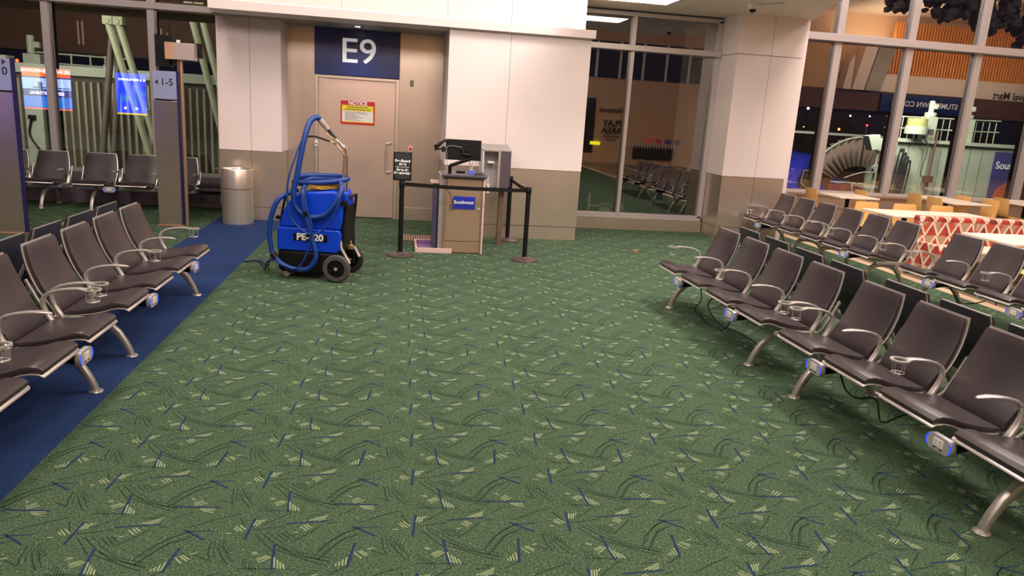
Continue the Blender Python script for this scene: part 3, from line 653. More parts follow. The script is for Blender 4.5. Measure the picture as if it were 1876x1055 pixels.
hz = [(-.25, -.06, 1.69), (-.275, -.10, 1.712), (-.325, -.16, 1.66), (-.355, -.22, 1.518), (-.388, -.26, 1.314), (-.422, -.28, 1.107), (-.456, -.29, .93), (-.44, -.28, .79), (-.36, -.27, .71), (-.253, -.262, .683), (-.128, -.262, .72), (-.035, -.255, .83), (.02, -.22, .95), (.0, -.12, 1.045), (-.10, .0, 1.06), (-.25, .10, 1.05), (-.42, .12, 1.04), (-.53, .02, 1.02), (-.50, -.12, 1.02), (-.35, -.18, 1.03), (-.15, -.17, 1.05), (.0, -.1, 1.075), (.02, .05, 1.085), (-.15, .18, 1.085), (-.40, .17, 1.08), (-.50, .0, 1.075)]
MB().tube(spline(hz, 7), .029, 12).build('vacuum_hose', HOSE, ex)
hz2 = [(-.47, -.12, .945), (-.56, -.20, .905), (-.635, -.26, .84), (-.69, -.285, .70), (-.718, -.29, .533), (-.71, -.29, .377), (-.675, -.29, .25), (-.575, -.285, .155), (-.44, -.285, .112), (-.31, -.285, .128), (-.235, -.285, .215), (-.222, -.285, .317), (-.262, -.285, .45), (-.305, -.285, .621), (-.345, -.29, .79), (-.365, -.265, .94), (-.36, -.18, 1.0), (-.30, -.10, 1.03)]
MB().tube(spline(hz2, 7), .027, 12).build('vacuum_hose', HOSE, ex)
th1 = [(-.37, -.12, 1.508), (-.41, -.20, 1.44), (-.455, -.28, 1.257), (-.50, -.32, 1.068), (-.512, -.325, .86), (-.475, -.325, .672), (-.36, -.318, .55), (-.245, -.318, .51), (-.115, -.30, .584), (-.028, -.30, .724), (.035, -.26, .93), (.0, -.18, 1.09)]
MB().tube(spline(th1, 7), .0095, 10).build('solution_hose', HOSE, ex)
th2 = [(-.33, -.30, 1.0), (-.305, -.33, .8), (-.25, -.33, .613), (-.275, -.325, .418), (-.335, -.325, .23), (-.43, -.33, .13), (-.575, -.33, .165), (-.66, -.32, .20)]
MB().tube(spline(th2, 7), .0095, 10).build('solution_hose', HOSE, ex)
MB().tube([(-.322, -.29, .745), (-.312, -.29, .705)], .036, 14).tube([(-.69, -.29, .265), (-.655, -.29, .225)], .036, 14).build('hose_tape', BLACKP, ex)
mb = MB()
for k in range(9):
    a0 = random.random()*6; pts = [(-.25+(.21+.02*math.sin(a0+k))*math.cos(a), -.01+(.185+.02*math.cos(3*a+k))*math.sin(a), .985+.008*(k % 4)+.006*math.sin(2*a+a0)) for a in [2*PI*q/26 for q in range(26)]]
    mb.tube(pts, .006, 6, closed=True)
mb.tube(spline([(-.30, -.14, .99), (-.40, -.2, .985), (-.46, -.19, .96), (-.50, -.12, .95)], 5), .006, 6)
mb.build('yellow_power_cord', YCORD, ex)
MB().tube(spline([(-.66, -.32, .20), (-.76, -.25, .17), (-.85, -.1, .06), (-1.02, .25, .012), (-1.18, .42, .012), (-1.28, .33, .012)], 7), .0085, 8).tube(spline([(-.66, -.31, .22), (-.74, -.22, .19), (-.84, -.05, .07), (-.99, .28, .012), (-1.15, .45, .012), (-1.26, .37, .012)], 7), .0085, 8).build('trailing_line', mat('dark_blue_line', (20, 36, 80), .5), ex)

# ------------------------------------------------------------------ podium
pd = thing('gate_podium', 'tan gate podium with a blue airline plate and a computer arm on top', 'podium', (0, 0, 0))
MB().box(.57, 1.085, 9.78, 10.30, 0, 1.0).build('cabinet', TAN, pd, bevel=.004)
dr = MB().box(.60, 1.06, 9.765, 9.782, .165, .985).build('cabinet_door', TAN, pd, bevel=.004)
MB().lathe([(.014, 0), (.018, .01), (.01, .02)], n=16).build('lock_knob', BRIGHT, dr, loc=(1.035, 9.768, .60)).rotation_euler = (PI/2, 0, 0)
MB().box(.60, 1.06, 9.768, 9.782, .01, .155).build('kick_panel', TAN, pd, bevel=.003)
pl = MB().box(.695, .985, 9.756, 9.765, .60, .765).build('airline_plate', SWBLUE, pd, bevel=.002); text('lettering', 'Southwest', .062, LETTER, pl, (.835, 9.7545, .688), (PI/2, 0, 0), .02)
MB().box(1.085, 1.11, 9.755, 9.80, 0, 1.02).build('corner_trim', PINKT, pd, bevel=.003)
MB().box(.54, 1.13, 9.72, 10.36, 1.02, 1.05).box(.56, 1.10, 9.75, 10.32, 1.0, 1.02).build('worktop', GREYD, pd, bevel=.004)
MB().box(.51, .57, 9.80, 10.34, 0, 1.04).build('side_panel', GREYP, pd, bevel=.004)
MB().box(.40, .52, 9.95, 10.25, .90, .925).build('side_shelf', PINKT, pd, bevel=.004)
MB().tube(spline([(.60, 9.78, 1.06), (.60, 9.74, 1.0), (.605, 9.745, .86), (.65, 9.745, .80), (.68, 9.745, .70), (.68, 9.745, .63), (.70, 9.745, .60), (.67, 9.745, .585), (.655, 9.745, .62), (.675, 9.745, .66)], 6), .004, 6).build('cable', RUBBER, pd)
# baggage sizer tray at its left
bs = thing('baggage_sizer', 'low pink rimmed purple sizer tray with an upright purple panel by the podium', 'baggage sizer', (0, 0, 0))
MB().box(.24, .70, 9.72, 9.745, 0, .065).box(.215, .24, 9.72, 10.40, 0, .065).box(.24, .50, 10.38, 10.40, 0, .065).build('tray_rim', PINKT, bs, bevel=.003)
MB().box(.24, .50, 9.745, 10.38, .004, .012).box(.24, .50, 10.36, 10.38, .01, .055).build('tray_floor', PURPT, bs)
up = MB().box(.445, .50, 9.98, 10.36, .012, .90).build('upright_panel', PURPLE, bs, bevel=.004)
# monitor, arm, keyboard etc. on podium
mo = thing('podium_monitor', 'black flat monitor seen from behind on its jointed arm over the podium', 'monitor', (0, 0, 0))
MB().box(.57, 1.035, 9.80, 9.83, 1.235, 1.50).build('screen_housing', BLACKP, mo, bevel=.006)
MB().box(.75, .86, 9.785, 9.80, 1.35, 1.44).build('mount_plate', BLACKM, mo, bevel=.003)
MB().cyl((.64, 9.86, 1.05), (.64, 9.86, 1.16), .024, n=16).tube([(.64, 9.84, 1.155), (.92, 9.76, 1.27)], .023, 12).cyl((.92, 9.76, 1.25), (.92, 9.76, 1.32), .022, n=16).tube([(.92, 9.76, 1.305), (.80, 9.76, 1.31), (.80, 9.78, 1.38)], .016, 10).build('monitor_arm', BLACKM, mo)
MB().tube(spline([(.80, 9.79, 1.40), (.60, 9.77, 1.41), (.585, 9.78, 1.3), (.60, 9.78, 1.06)], 6), .004, 6).build('cable', GREYP, mo)
sc = thing('boarding_scanner', 'black curved scanner sticking out left of the podium monitor', 'scanner', (0, 0, 0))
MB().tube(spline([(.60, 9.80, 1.47), (.55, 9.79, 1.475), (.49, 9.78, 1.43), (.455, 9.78, 1.40)], 5), [.016]*8+[.022]*8, 12).tube([(.44, 9.78, 1.42), (.455, 9.78, 1.35)], .024, 12).build('scanner_head', BLACKP, sc)
MB().box(.46, .58, 9.79, 9.82, 1.355, 1.375).box(.52, .565, 9.78, 9.83, 1.33, 1.40).build('bracket', BLACKM, sc, bevel=.003)
kb = MB().box(.74, .86, 10.0, 10.12, 1.051, 1.075).build('phone_dock', BLACKP, bevel=.005); tag(kb, 'small black desk device on the podium top behind the arm', 'device')
ht = thing('desk_caddy', 'blue and white desk caddy with pens on the podium top', 'caddy', (.93, 9.90, 1.051))
MB().box(-.05, .05, -.04, .04, 0, .05).build('tray', mat('caddy_blue', (90, 110, 200), .4), ht, bevel=.003); MB().cyl((-.02, 0, .03), (-.025, 0, .18), .006).cyl((.0, .01, .03), (.01, .01, .16), .01, .004).build('pens', OUTW, ht)
kk = MB().box(.97, 1.08, 9.78, 10.05, 1.051, 1.062).build('keyboard', BLACKP, bevel=.003); tag(kk, 'thin black keyboard at the right of the podium top', 'keyboard')
hs = thing('hand_sanitizer', 'small clear pump bottle in a holder on the right side of the podium', 'bottle', (1.165, 10.0, .80))
MB().lathe([(.03, 0), (.03, .11), (.012, .13), (.012, .15)], n=16).build('bottle_body', mat('clear_bottle', (190, 186, 196), .2), hs); MB().cyl((0, 0, .15), (0, 0, .2), .008).box(-.03, .01, -.008, .008, .195, .21).build('pump', OUTW, hs); MB().box(-.052, .04, -.04, .04, -.01, .0).build('holder', GREYD, hs)
# back cabinet
bc = thing('document_hood', 'grey open fronted steel printer hood on a slim leg behind the podium', 'cabinet', (0, 0, 0))
MB().box(1.12, 1.14, 10.35, 10.85, .82, 1.36).box(1.12, 1.52, 10.60, 10.62, .82, 1.36).build('side_panels', mat('hood_interior', (206, 200, 202), .5), bc, bevel=.002)
MB().box(1.50, 1.52, 10.35, 10.85, .86, 1.34).build('side_panel', GREYD, bc, bevel=.002)
MB().prism([(10.35, 1.34), (10.85, 1.40), (10.85, 1.42), (10.35, 1.36)], 'x', 1.11, 1.53).build('hood_top', GREYP, bc, bevel=.002)
MB().box(1.12, 1.52, 10.33, 10.85, .80, .83).build('shelf', GREYP, bc, bevel=.003)
MB().box(1.34, 1.37, 10.34, 10.36, .83, 1.35).build('front_edge', BRIGHT, bc); MB().box(1.36, 1.50, 10.35, 10.37, .83, 1.35).build('side_door', GREYD, bc, bevel=.002)
MB().box(1.40, 1.47, 10.5, 10.6, 0, .80).build('leg', mat('hood_leg', (120, 98, 86), .5, .4), bc)
MB().box(1.20, 1.30, 10.42, 10.58, 1.17, 1.20).build('printer_tray', OUTW, bc, bevel=.005)

# ------------------------------------------------------------------ stanchions
def stanchion(x, y, label):
    t = thing('stanchion', label, 'stanchion', (x, y, 0), 0, 'black belt posts around the podium')
    MB().lathe([(.175, 0), (.178, .008), (.165, .02), (.05, .034), (.034, .05)], n=40).build('base', mat('stanchion_base', (66, 52, 50), .45), t)
    MB().lathe([(.031, .03), (.031, .89)], n=24).build('post', BLACKM, t)
    MB().lathe([(.033, .875), (.036, .88), (.036, .955), (.030, .965)], n=24).build('belt_head', BLACKP, t)
    return t
a = stanchion(.02, 9.49, 'black belt post left of the podium carrying the Pre-Board sign')
b = stanchion(1.64, 9.44, 'black belt post in front, right of the podium')
c = stanchion(1.615, 10.92, 'black belt post farthest back, against the steel wall')
def belt(p, q, label):
    p, q = Vector(p), Vector(q); n = 12; vs = []
    d = (q-p).normalized(); s_ = Vector((-d.y, d.x, 0))*.0015
    for i in range(n+1):
        t_ = i/n; m_ = p.lerp(q, t_); m_.z -= .012*math.sin(PI*t_)
        for dz in (-.024, .024):
            for sg in (-1, 1): vs.append(m_+s_*sg+Vector((0, 0, dz)))
    fs = []
    for i in range(n):
        a_ = i*4; b_ = a_+4; fs += [(a_, b_, b_+1, a_+1), (a_+1, b_+1, b_+3, a_+3), (a_+3, b_+3, b_+2, a_+2), (a_+2, b_+2, b_, a_)]
    fs += [(0, 1, 3, 2), (n*4, n*4+2, n*4+3, n*4+1)]
    return tag(MB().add(vs, fs).build('barrier_belt', BLACKP), label, 'barrier belt', 'belts between the posts')
belt((.058, 9.488, .92), (1.602, 9.442, .915), 'long black belt crossing in front of the podium')
belt((1.617, 10.882, .915), (1.638, 9.478, .915), 'short black belt running back right of the podium')
sg = thing('preboard_sign', 'small black Pre-Board Area sign clipped on top of the left belt post', 'sign', (.02, 9.47, .966))
MB().box(-.115, .115, -.012, .012, .0, .355).build('frame', BLACKP, sg, bevel=.012)
MB().box(-.095, .095, -.0135, -.011, .02, .335).build('panel', mat('sign_charcoal', (44, 46, 50), .4), sg)
MB().box(-.02, .02, -.02, .02, -.004, .01).build('clip', BLACKM, sg)
for bdy, z, s_ in (('Pre-Board', .245, .046), ('Area', .205, .046), ('Área de', .135, .046), ('Pre-abordaje', .095, .040)):
    text('lettering', bdy, s_, LETTER, sg, (0, -.0145, z), (PI/2, 0, 0), .03)
MB().box(-.085, .085, -.0145, -.013, .168, .172).build('divider', LETTER, sg)

# ------------------------------------------------------------------ gate signs and small wall things
gs = thing('gate_number_sign', 'dark blue E9 panel lit from above over the gate door', 'sign', (-.727, 12.55, 0))
MB().box(-.668, .668, -.02, .04, 2.29, 2.995).build('panel', NAVY, gs, bevel=.003)
text('gate_lettering', 'E9', .53, LETTERG, gs, (.015, -.024, 2.655), (PI/2, 0, 0), .004, sx=1.1)
ns = thing('notice_sign', 'red, yellow and white NOTICE sign fixed on the steel door', 'sign', (-.718, 12.612, 1.717))
MB().box(-.272, .272, -.004, .004, -.186, .186).build('plate', RED, ns, bevel=.002)
MB().box(-.25, .25, -.0055, -.003, -.15, .025).build('paper_field', PAPER, ns); MB().box(-.25, .25, -.0055, -.003, .028, .115).build('yellow_field', YELLOW, ns); MB().box(-.25, .25, -.006, -.003, -.152, -.138).build('yellow_strip', YELLOW, ns)
text('headline', 'NOTICE', .082, LETTER, ns, (0, -.0065, .150), (PI/2, 0, 0), .03)
text('subheadline', 'Entering Secured Area', .036, INK, ns, (0, -.0065, .092), (PI/2, 0, 0), .02); text('subheadline', 'Authorized Personnel Only', .036, INK, ns, (0, -.0065, .054), (PI/2, 0, 0), .02)
for k, l in enumerate(('Persons and Property are Subject to Search', 'Weapons, Explosives and Incendiaries Prohibited', 'Badge Always Displayed', 'Security Doors Must Be Closed', 'Each Badgeholder Must Swipe to Enter', 'Challenge Any Person not', 'Wearing an Airport ID Displayed')):
    text('fine_print', l, .0185, INK, ns, (-.205, -.0065, .008-.021*k), (PI/2, 0, 0), .01, align='LEFT')
ps = MB().box(-.03, .03, -.012, .0, -.05, .05).build('wall_box', mat('switch_plate', (150, 150, 120), .5), bevel=.004, loc=(.14, 12.598, 2.236)); tag(ps, 'small olive switch plate high on the steel wall right of the door', 'switch')
al = thing('door_alarm', 'small red alarm button box on the steel wall above the Pre-Board sign', 'alarm', (.147, 12.597, 1.19))
MB().box(-.042, .042, -.03, 0, -.055, .045).build('box', mat('alarm_pink', (226, 190, 180), .5), al, bevel=.006); MB().lathe([(.024, 0), (.024, .012)], n=16).build('button', RED, al, loc=(0, -.03, -.005)).rotation_euler = (PI/2, 0, 0)
cr = thing('card_reader', 'small pale card reader on the door frame behind the extractor', 'card reader', (-1.37, 12.575, 1.2))
MB().box(-.025, .025, -.03, .0, -.05, .05).build('case', OUTW, cr, bevel=.005); MB().box(-.012, .012, -.033, -.03, -.02, .0).build('slot', INK, cr)
wo = thing('wall_outlet', 'small socket plate on the steel column foot behind the first seat', 'outlet', (5.89, 11.842, .47))
MB().box(-.035, .035, -.008, 0, -.055, .055).build('plate', OUTW, wo, bevel=.003); MB().box(-.018, .018, -.010, -.008, -.04, -.008).box(-.018, .018, -.010, -.008, .008, .04).build('sockets', INK, wo)
dc = thing('dome_camera', 'white dome security camera hanging under the canopy ceiling by the column', 'camera', (5.0, 10.8, 3.64))
MB().lathe([(.075, 0), (.075, -.035), (.062, -.075), (.05, -.085)], n=28).build('housing', OUTW, dc); MB().lathe([(.05, -.08), (.047, -.105), (.03, -.13), (.004, -.138)], n=24).build('dome', mat('smoked_dome', (16, 16, 18), .1), dc)
MB().tube([(.05, .0, -.02), (.16, -.1, -.02), (.35, -.25, -.012)], .012, 8).build('conduit', OUTW, dc)
fo = thing('floor_box', 'round brass rimmed floor box in the green carpet', 'floor box', (3.46, 10.35, 0))
MB().lathe([(.065, .001), (.085, .002), (.083, .01), (.068, .011), (.065, .004)], n=32).build('rim', BRASS, fo); MB().lathe([(.064, .002), (.064, .006)], n=32).build('lid', mat('lid_brown', (60, 44, 36), .6), fo)
fv = thing('floor_grille', 'brown slatted floor grille behind the Pre-Board post', 'grille', (.26, 10.80, 0))
MB().box(-.23, .23, -.26, .26, .001, .006).build('frame', VENTD, fv)
mb = MB()
for k in range(13): mb.box(-.22+.036*k-.009, -.22+.036*k+.009, -.25, .25, .006, .012)
mb.build('slats', VENT, fv)
# trash can
tr = thing('trash_can', 'tall brushed steel cylindrical trash can in front of the left pier', 'trash can', (-2.42, 11.62, 0))
MB().lathe([(.225, 0), (.225, .52)], n=48).build('body', BRIGHT, tr); MB().lathe([(.222, .525), (.229, .53), (.229, .80), (.222, .815), (.2, .818), (.19, .80), (.16, .76)], n=48).build('lid', BRIGHT, tr)
# pylons
def pylon(x, y, w, rz, label, txt, h=2.14, tx=0):
    t = thing('boarding_pylon', label, 'sign pylon', (x, y, 0), rz, 'numbered boarding pylons')
    MB().box(-w/2, w/2, -.03, .03, .02, 1.745).build('lower_panel', PYM, t, bevel=.003); MB().box(-w/2, w/2, -.03, .03, 1.765, h).build('header_panel', PYH, t, bevel=.003)
    MB().box(w/2-.002, w/2+.022, -.034, .034, .02, h+.01).build('side_edge', PYE, t); MB().box(-w/2+.02, w/2-.02, -.02, .02, 1.74, 1.77).build('seam', BLACKP, t)
    MB().box(-w/2-.02, w/2+.03, -.07, .07, 0, .02).build('base_plate', mat('pylon_base', (150, 112, 84), .5, .4), t, bevel=.004)
    text('lettering', txt, .13, INK, t, (tx, -.032, 1.99), (PI/2, 0, 0), .012)
    return t
PYM = mat('pylon_brushed_steel', (196, 176, 158), .22, .85, noise=8, nscale=50, stretch=(.02, 1, 1))
PYH = mat('pylon_header_mirrored_blue', (176, 184, 216), .32, .5); PYE = mat('pylon_edge', (44, 40, 92), .4, .3)  # header's blue tint is the screens' reflection put into its colour
p2 = pylon(-3.235, 11.12, .315, 0, 'steel boarding pylon reading 1-5 in front of the left window bench', '1-5', tx=.03)
MB().prism([(-.125, 1.99), (-.085, 2.025), (-.085, 1.955)], 'y', -.034, -.03).build('arrow', INK, p2)
p1 = pylon(-4.90, 10.1, .42, 0, 'steel boarding pylon with 10 on it, cut by the left edge', '6-10', tx=.055)
MB().prism([(.16, 2.10), (.12, 2.135), (.12, 2.065)], 'y', -.034, -.03).build('arrow', INK, p1)
# display post beside the 1-5 pylon
dp = thing('display_post', 'tall steel post with a metal box and black display bracket beside the 1-5 pylon', 'display post', (-3.02, 11.12, 0))
MB().cyl((0, 0, 0), (0, 0, 2.36), .026, n=16).cyl((-.045, .02, .02), (-.045, .02, 2.36), .010, n=10).build('post', mat('post_metal', (190, 160, 136), .3, .8), dp)
MB().box(-.17, .20, -.10, .08, 2.30, 2.52).build('display_box', mat('box_side', (200, 184, 174), .35, .5), dp, bevel=.003)
MB().box(-.173, -.168, -.10, .08, 2.30, 2.52).box(-.173, -.06, -.104, -.099, 2.30, 2.52).build('box_end', mat('box_copper', (206, 160, 130), .4, .4), dp)
bb = MB().box(-.36, -.13, .10, .14, 2.20, 2.62).build('black_bracket', BLACKM, dp, bevel=.004)
MB().box(.17, .26, .12, .14, 2.34, 2.54).build('side_bracket', BLACKM, dp, bevel=.004)
MB().tube(spline([(-.2, .05, 2.30), (-.18, 0, 2.24), (-.12, 0, 2.20), (-.07, 0, 2.24), (-.06, .02, 2.30)], 5), .010, 8).tube(spline([(-.16, .05, 2.30), (-.15, 0, 2.22), (-.09, .0, 2.22), (-.08, .02, 2.3)], 5), .008, 8).build('cable', RUBBER, dp)
MB().box(-.04, .0, -.02, .02, 2.52, 2.56).build('cap', OUTW, dp)

# ------------------------------------------------------------------ dining area
SHL = MB().loft([(.0, .428), (.03, .445), (.1, .452), (.22, .446), (.33, .446), (.385, .465), (.412, .51), (.425, .60), (.437, .72), (.444, .81), (.445, .822)], [.34, .39, .41, .42, .41, .39, .40, .42, .43, .40, .34], .011, .4)
LG = MB()
for sx in (-1, 1):
    LG.tube([(sx*.12, .08, .438), (sx*.19, .0, .0)], .009, 8); LG.tube([(sx*.12, .32, .438), (sx*.19, .42, .0)], .009, 8)
LG.tube([(-.13, .07, .43), (.13, .07, .43), (.13, .33, .43), (-.13, .33, .43)], .008, 8, closed=True)
CH = {}
def dchair(x, y, rz, label):
    t = thing('dining_chair', label, 'chair', (x, y, 0), rz, 'bent plywood dining chairs')
    for k, mb_, m in (('shell', SHL, PLY), ('legs', LG, BLACKM)):
        if k not in CH: CH[k] = mb_.build(k if k == 'shell' else 'leg_frame', m, t)
        else:
            o = CH[k].copy(); COL.objects.link(o); o.parent = t
    return t
def table(x0, x1, y0, y1, label, rz=0, peds=1):
    cx, cy = (x0+x1)/2, (y0+y1)/2; t = thing('dining_table', label, 'table', (cx, cy, 0), rz, 'pale topped dining tables'); hx, hy = (x1-x0)/2, (y1-y0)/2
    MB().box(-hx, hx, -hy, hy, .712, .742).build('tabletop', TABLETOP, t, bevel=.006)
    for k in range(peds):
        ox = 0 if peds == 1 else (-hx/2 if k == 0 else hx/2)
        MB().cyl((ox, 0, .02), (ox, 0, .712), .038, n=16).box(ox-.28, ox+.28, -.03, .03, .0, .025).box(ox-.03, ox+.03, -.28, .28, .0, .025).build('pedestal', BLACKM, t)
    return t
table(8.02, 8.82, 12.62, 13.40, 'pale square table by the window right of the column')
table(10.22, 11.0, 12.42, 13.88, 'pale table near the window in the middle of the dining area', peds=1)
table(12.05, 12.9, 12.6, 13.9, 'pale table near the window at the right edge')
table(7.30, 9.15, 10.02, 10.86, 'long pale table behind the patterned banquette', peds=2)
table(7.19, 8.60, 7.64, 8.52, 'pale table in front of the patterned banquette at the right edge', peds=1)
# rz: local -Y (front) turned to face the table
dchair(8.27, 13.30, PI/2, 'plywood chair left of the window table next to the column')
dchair(8.50, 13.42, -PI/2, 'plywood chair right of the window table next to the column')
dchair(10.45, 13.28, PI/2, 'farther of two plywood chairs left of the middle window table')
dchair(10.38, 12.62, PI/2, 'nearer of two plywood chairs left of the middle window table')
dchair(10.65, 13.30, -PI/2, 'farther plywood chair right of the middle window table')
dchair(10.78, 12.72, -PI/2, 'nearer plywood chair right of the middle window table')
dchair(12.32, 13.22, PI/2, 'plywood chair by the window table at the right edge')
dchair(7.56, 10.68, 0, 'leftmost plywood chair behind the long table')
dchair(8.20, 10.62, 0, 'middle plywood chair behind the long table')
dchair(8.86, 10.60, 0, 'right plywood chair behind the long table')
dchair(7.30, 7.66, PI, 'plywood chair at the right edge in front of the near table')
bq = thing('banquette', 'red and cream zigzag patterned banquette with a cream seat', 'banquette', (0, 0, 0))
MB().box(7.16, 8.02, 9.26, 9.44, .12, .84).build('back', ZIG, bq, bevel=.025); MB().box(8.03, 10.9, 9.26, 9.44, .12, .84).build('back', ZIG, bq, bevel=.025)
MB().box(7.16, 7.24, 8.80, 9.26, .12, .50).build('end_panel', ZIG, bq, bevel=.02)
MB().box(7.25, 10.9, 8.72, 9.25, .30, .46).build('seat', VINYL, bq, bevel=.03); MB().box(7.3, 10.9, 8.85, 9.25, .0, .30).build('plinth', BROWNT, bq)

# ------------------------------------------------------------------ outside at night
struct(MB().add([(-60, 13.4, -4), (80, 13.4, -4), (80, 120, -4), (-60, 120, -4)], [(0, 1, 2, 3)]).build('ground', TARMAC, smooth=False))
jl = thing('jet_bridge', 'pale green corrugated jet bridge behind the left window', 'jet bridge', (0, 0, 0), 0, 'jet bridges outside')
def corr(x0, x1, y, z0, z1, p=.16, a=.05):
    mb = MB(); n = int((x1-x0)/p*6); vs = []
    for i in range(n+1):
        x = x0+(x1-x0)*i/n; yy = y-a*max(-.3, math.sin(2*PI*(x-x0)/p)); vs += [(x, yy, z0), (x, yy, z1)]
    mb.add(vs, [(2*i, 2*i+2, 2*i+3, 2*i+1) for i in range(n)]); return mb
cr_ = MB(); cr_.box(-12, -4.4, 20.0, 22.6, -3, 2.1, 0)
for k in range(46):
    x = -11.9+.163*k; cr_.prism([(x-.042, 20.0), (x-.024, 19.90), (x+.024, 19.90), (x+.042, 20.0)], 'z', -3, 1.95-.0*k, 1)
cr_.build('corrugated_side', [mat('bridge_recess_brown', (78, 70, 62), .7, noise=6, nscale=1), mat('bridge_rib', (150, 146, 124), .5)], jl)
MB().box(-12, -4.3, 19.85, 20.1, 2.08, 2.3).box(-12, -9.3, 19.8, 20.2, 2.35, 2.45).build('roof_beam', PALEG, jl)
mb = MB()
for x in (-9.15, -8.75, -8.3, -7.85, -7.5, -7.1): mb.cyl((x, 20.9, 2.1), (x, 20.9, 2.62), .022, n=8)
for z in (2.36, 2.6): mb.tube([(-9.2, 20.9, z), (-7.0, 20.9, z-.02)], .022, 8)
mb.build('railing', PALEG, jl)
MB().box(-9.35, -8.95, 20.7, 21.0, 1.9, 2.55).cyl((-9.2, 20.85, 2.55), (-9.2, 20.85, 3.0), .09, n=12).box(-9.15, -8.98, 20.8, 20.95, 2.7, 2.85).build('motor_post', PALEG, jl, bevel=.02)
MB().box(-7.5, -7.2, 20.7, 20.9, 1.9, 2.4).cyl((-7.3, 20.8, 2.4), (-7.3, 20.8, 2.85), .07, n=12).build('motor_post', PALEG, jl, bevel=.02)
mp_ = MB().box(-8.95, -8.55, 19.70, 19.86, -3, 2.2).build('door_post', PALEG, jl, bevel=.02)
MB().box(-8.85, -8.7, 19.6, 19.7, 1.0, 1.1).tube(spline([(-8.8, 19.66, 1.0), (-8.86, 19.64, .7), (-8.8, 19.64, .5), (-8.6, 19.64, .2)], 5), .025, 8).build('control_box', BLACKM, mp_)
def strut(x0, z0, x1, z1, y, m, label, r=.075):
    t = thing('diagonal_brace', label, 'brace', (0, 0, 0), 0, 'sloping steel braces outside the left window')
    MB().tube([(x0, y, z0), (x1, y, z1)], r, 16).build('tube', m, t); MB().box(x0-.1, x0+.1, y-.1, y+.1, z0-.02, z0+.16).cyl((x0, y-.12, z0+.05), (x0, y+.12, z0+.05), .05, n=12).build('clevis', m, t, bevel=.01)
    return t
strut(-6.34, 3.20, -4.6, -3.6, 18, STRUT, 'left tube of the middle pale green brace pair')
strut(-6.13, 3.20, -4.38, -3.6, 18, STRUT, 'right tube of the middle pale green brace pair')
strut(-4.66, 3.62, -3.0, -3.6, 18, STRUT, 'left tube of the pale green brace pair next to the white pier')
strut(-4.44, 3.62, -2.78, -3.6, 18, STRUT, 'right tube of the pale green brace pair next to the white pier')
GS = mat('grey_strut', (92, 84, 72), .6)
strut(-6.42, 3.05, -7.3, -3.6, 18.4, GS, 'dim grey brace leaning left behind the green pair', .07); strut(-6.25, 3.05, -6.95, -3.6, 18.4, GS, 'dim grey brace just right of the other grey one', .07)
fc = thing('mirrored_slats_backdrop', 'dark brown panelled fascia standing in for slatted walls mirrored across the top of the left window', 'backdrop', (0, 0, 0))
mb = MB(); mb.box(-16, -3.2, 24, 24.3, 2.75, 5.8, 0)
for x in [-13+1.55*k for k in range(7)]: mb.box(x-.012, x+.012, 23.99, 24, 2.75, 5.8, 1)
mb.box(-16, -3.2, 23.95, 24.05, 2.72, 2.76, 1); mb.build('cladding', [DBROWN, BLACKM], fc)  # panelling built outside in place of slatted walls mirrored in the panes
LST = mat('mirrored_light_strip', (200, 160, 140), emit=(205, 150, 125), strength=.22)  # faint emission stands in for light strips mirrored in the glass
for x, z0, z1 in ((-9.28, 3.0, 3.65), (-9.16, 3.0, 3.65), (-8.42, 3.0, 3.9), (-8.28, 3.0, 3.6), (-7.02, 2.95, 3.6), (-6.85, 2.95, 3.5), (-5.2, 2.95, 3.5)): MB().box(x-.02, x+.02, 23.96, 23.99, z0, z1).build('mirrored_strip', LST, fc)
struct(MB().box(-16, -2.8, 13.6, 15.2, 3.14, 3.3).build('roof_soffit_outside', BACKW))
# right side
jr = thing('jet_bridge', 'white green jet bridge cab with roof rails and airline sign behind the right windows', 'jet bridge', (0, 0, 0), 0, 'jet bridges outside')
mb = MB(); mb.box(14.0, 18.3, 20.0, 20.35, -3, 1.78, 0)
for x in (14.6, 15.1, 15.65, 16.2, 16.6, 17.0): mb.box(x-.008, x+.008, 19.992, 20, -3, 1.78, 1)
mb.box(13.9, 18.4, 19.9, 20.1, 1.74, 1.84, 0); mb.build('cab_wall', [PALEG, PALEGD], jr)
mb = MB()
for x in [14.1+.22*k for k in range(17)]: mb.cyl((x, 20.4, 1.84), (x, 20.4, 2.45), .014, n=6)
for z in (2.12, 2.45): mb.tube([(14.0, 20.4, z), (17.75, 20.4, z+.06)], .02, 8)
mb.build('roof_railing', PALEG, jr)
for x, nm in ((15.28, 'a'), (16.5, 'b')): MB().box(x-.17, x+.17, 20.1, 20.4, 1.8, 2.5).cyl((x, 20.25, 2.5), (x, 20.25, 2.62), .16, n=14).cyl((x, 20.25, 2.6), (x, 20.25, 2.95), .075, n=12).box(x+.03, x+.15, 20.15, 20.35, 2.72, 2.86).build('motor_post', PALEG, jr, bevel=.015)
MB().cyl((14.65, 19.9, 1.98), (14.65, 19.9, 2.2), .30, n=24).build('canopy_drum', PALEG, jr); MB().cyl((14.65, 19.9, 2.2), (14.65, 19.9, 2.42), .27, n=24).build('drum_top', mat('drum_glass', (190, 190, 120), .15, .3), jr)
MB().box(14.85, 15.15, 19.8, 19.95, 1.98, 2.14).tube(spline([(14.8, 19.8, 1.95), (14.95, 19.8, 1.8), (15.05, 19.8, 1.6), (14.98, 19.8, .9), (15.1, 19.8, .72)], 6), .018, 8).build('floodlight', mat('lamp_case', (84, 78, 74), .6), jr)
mb = MB()
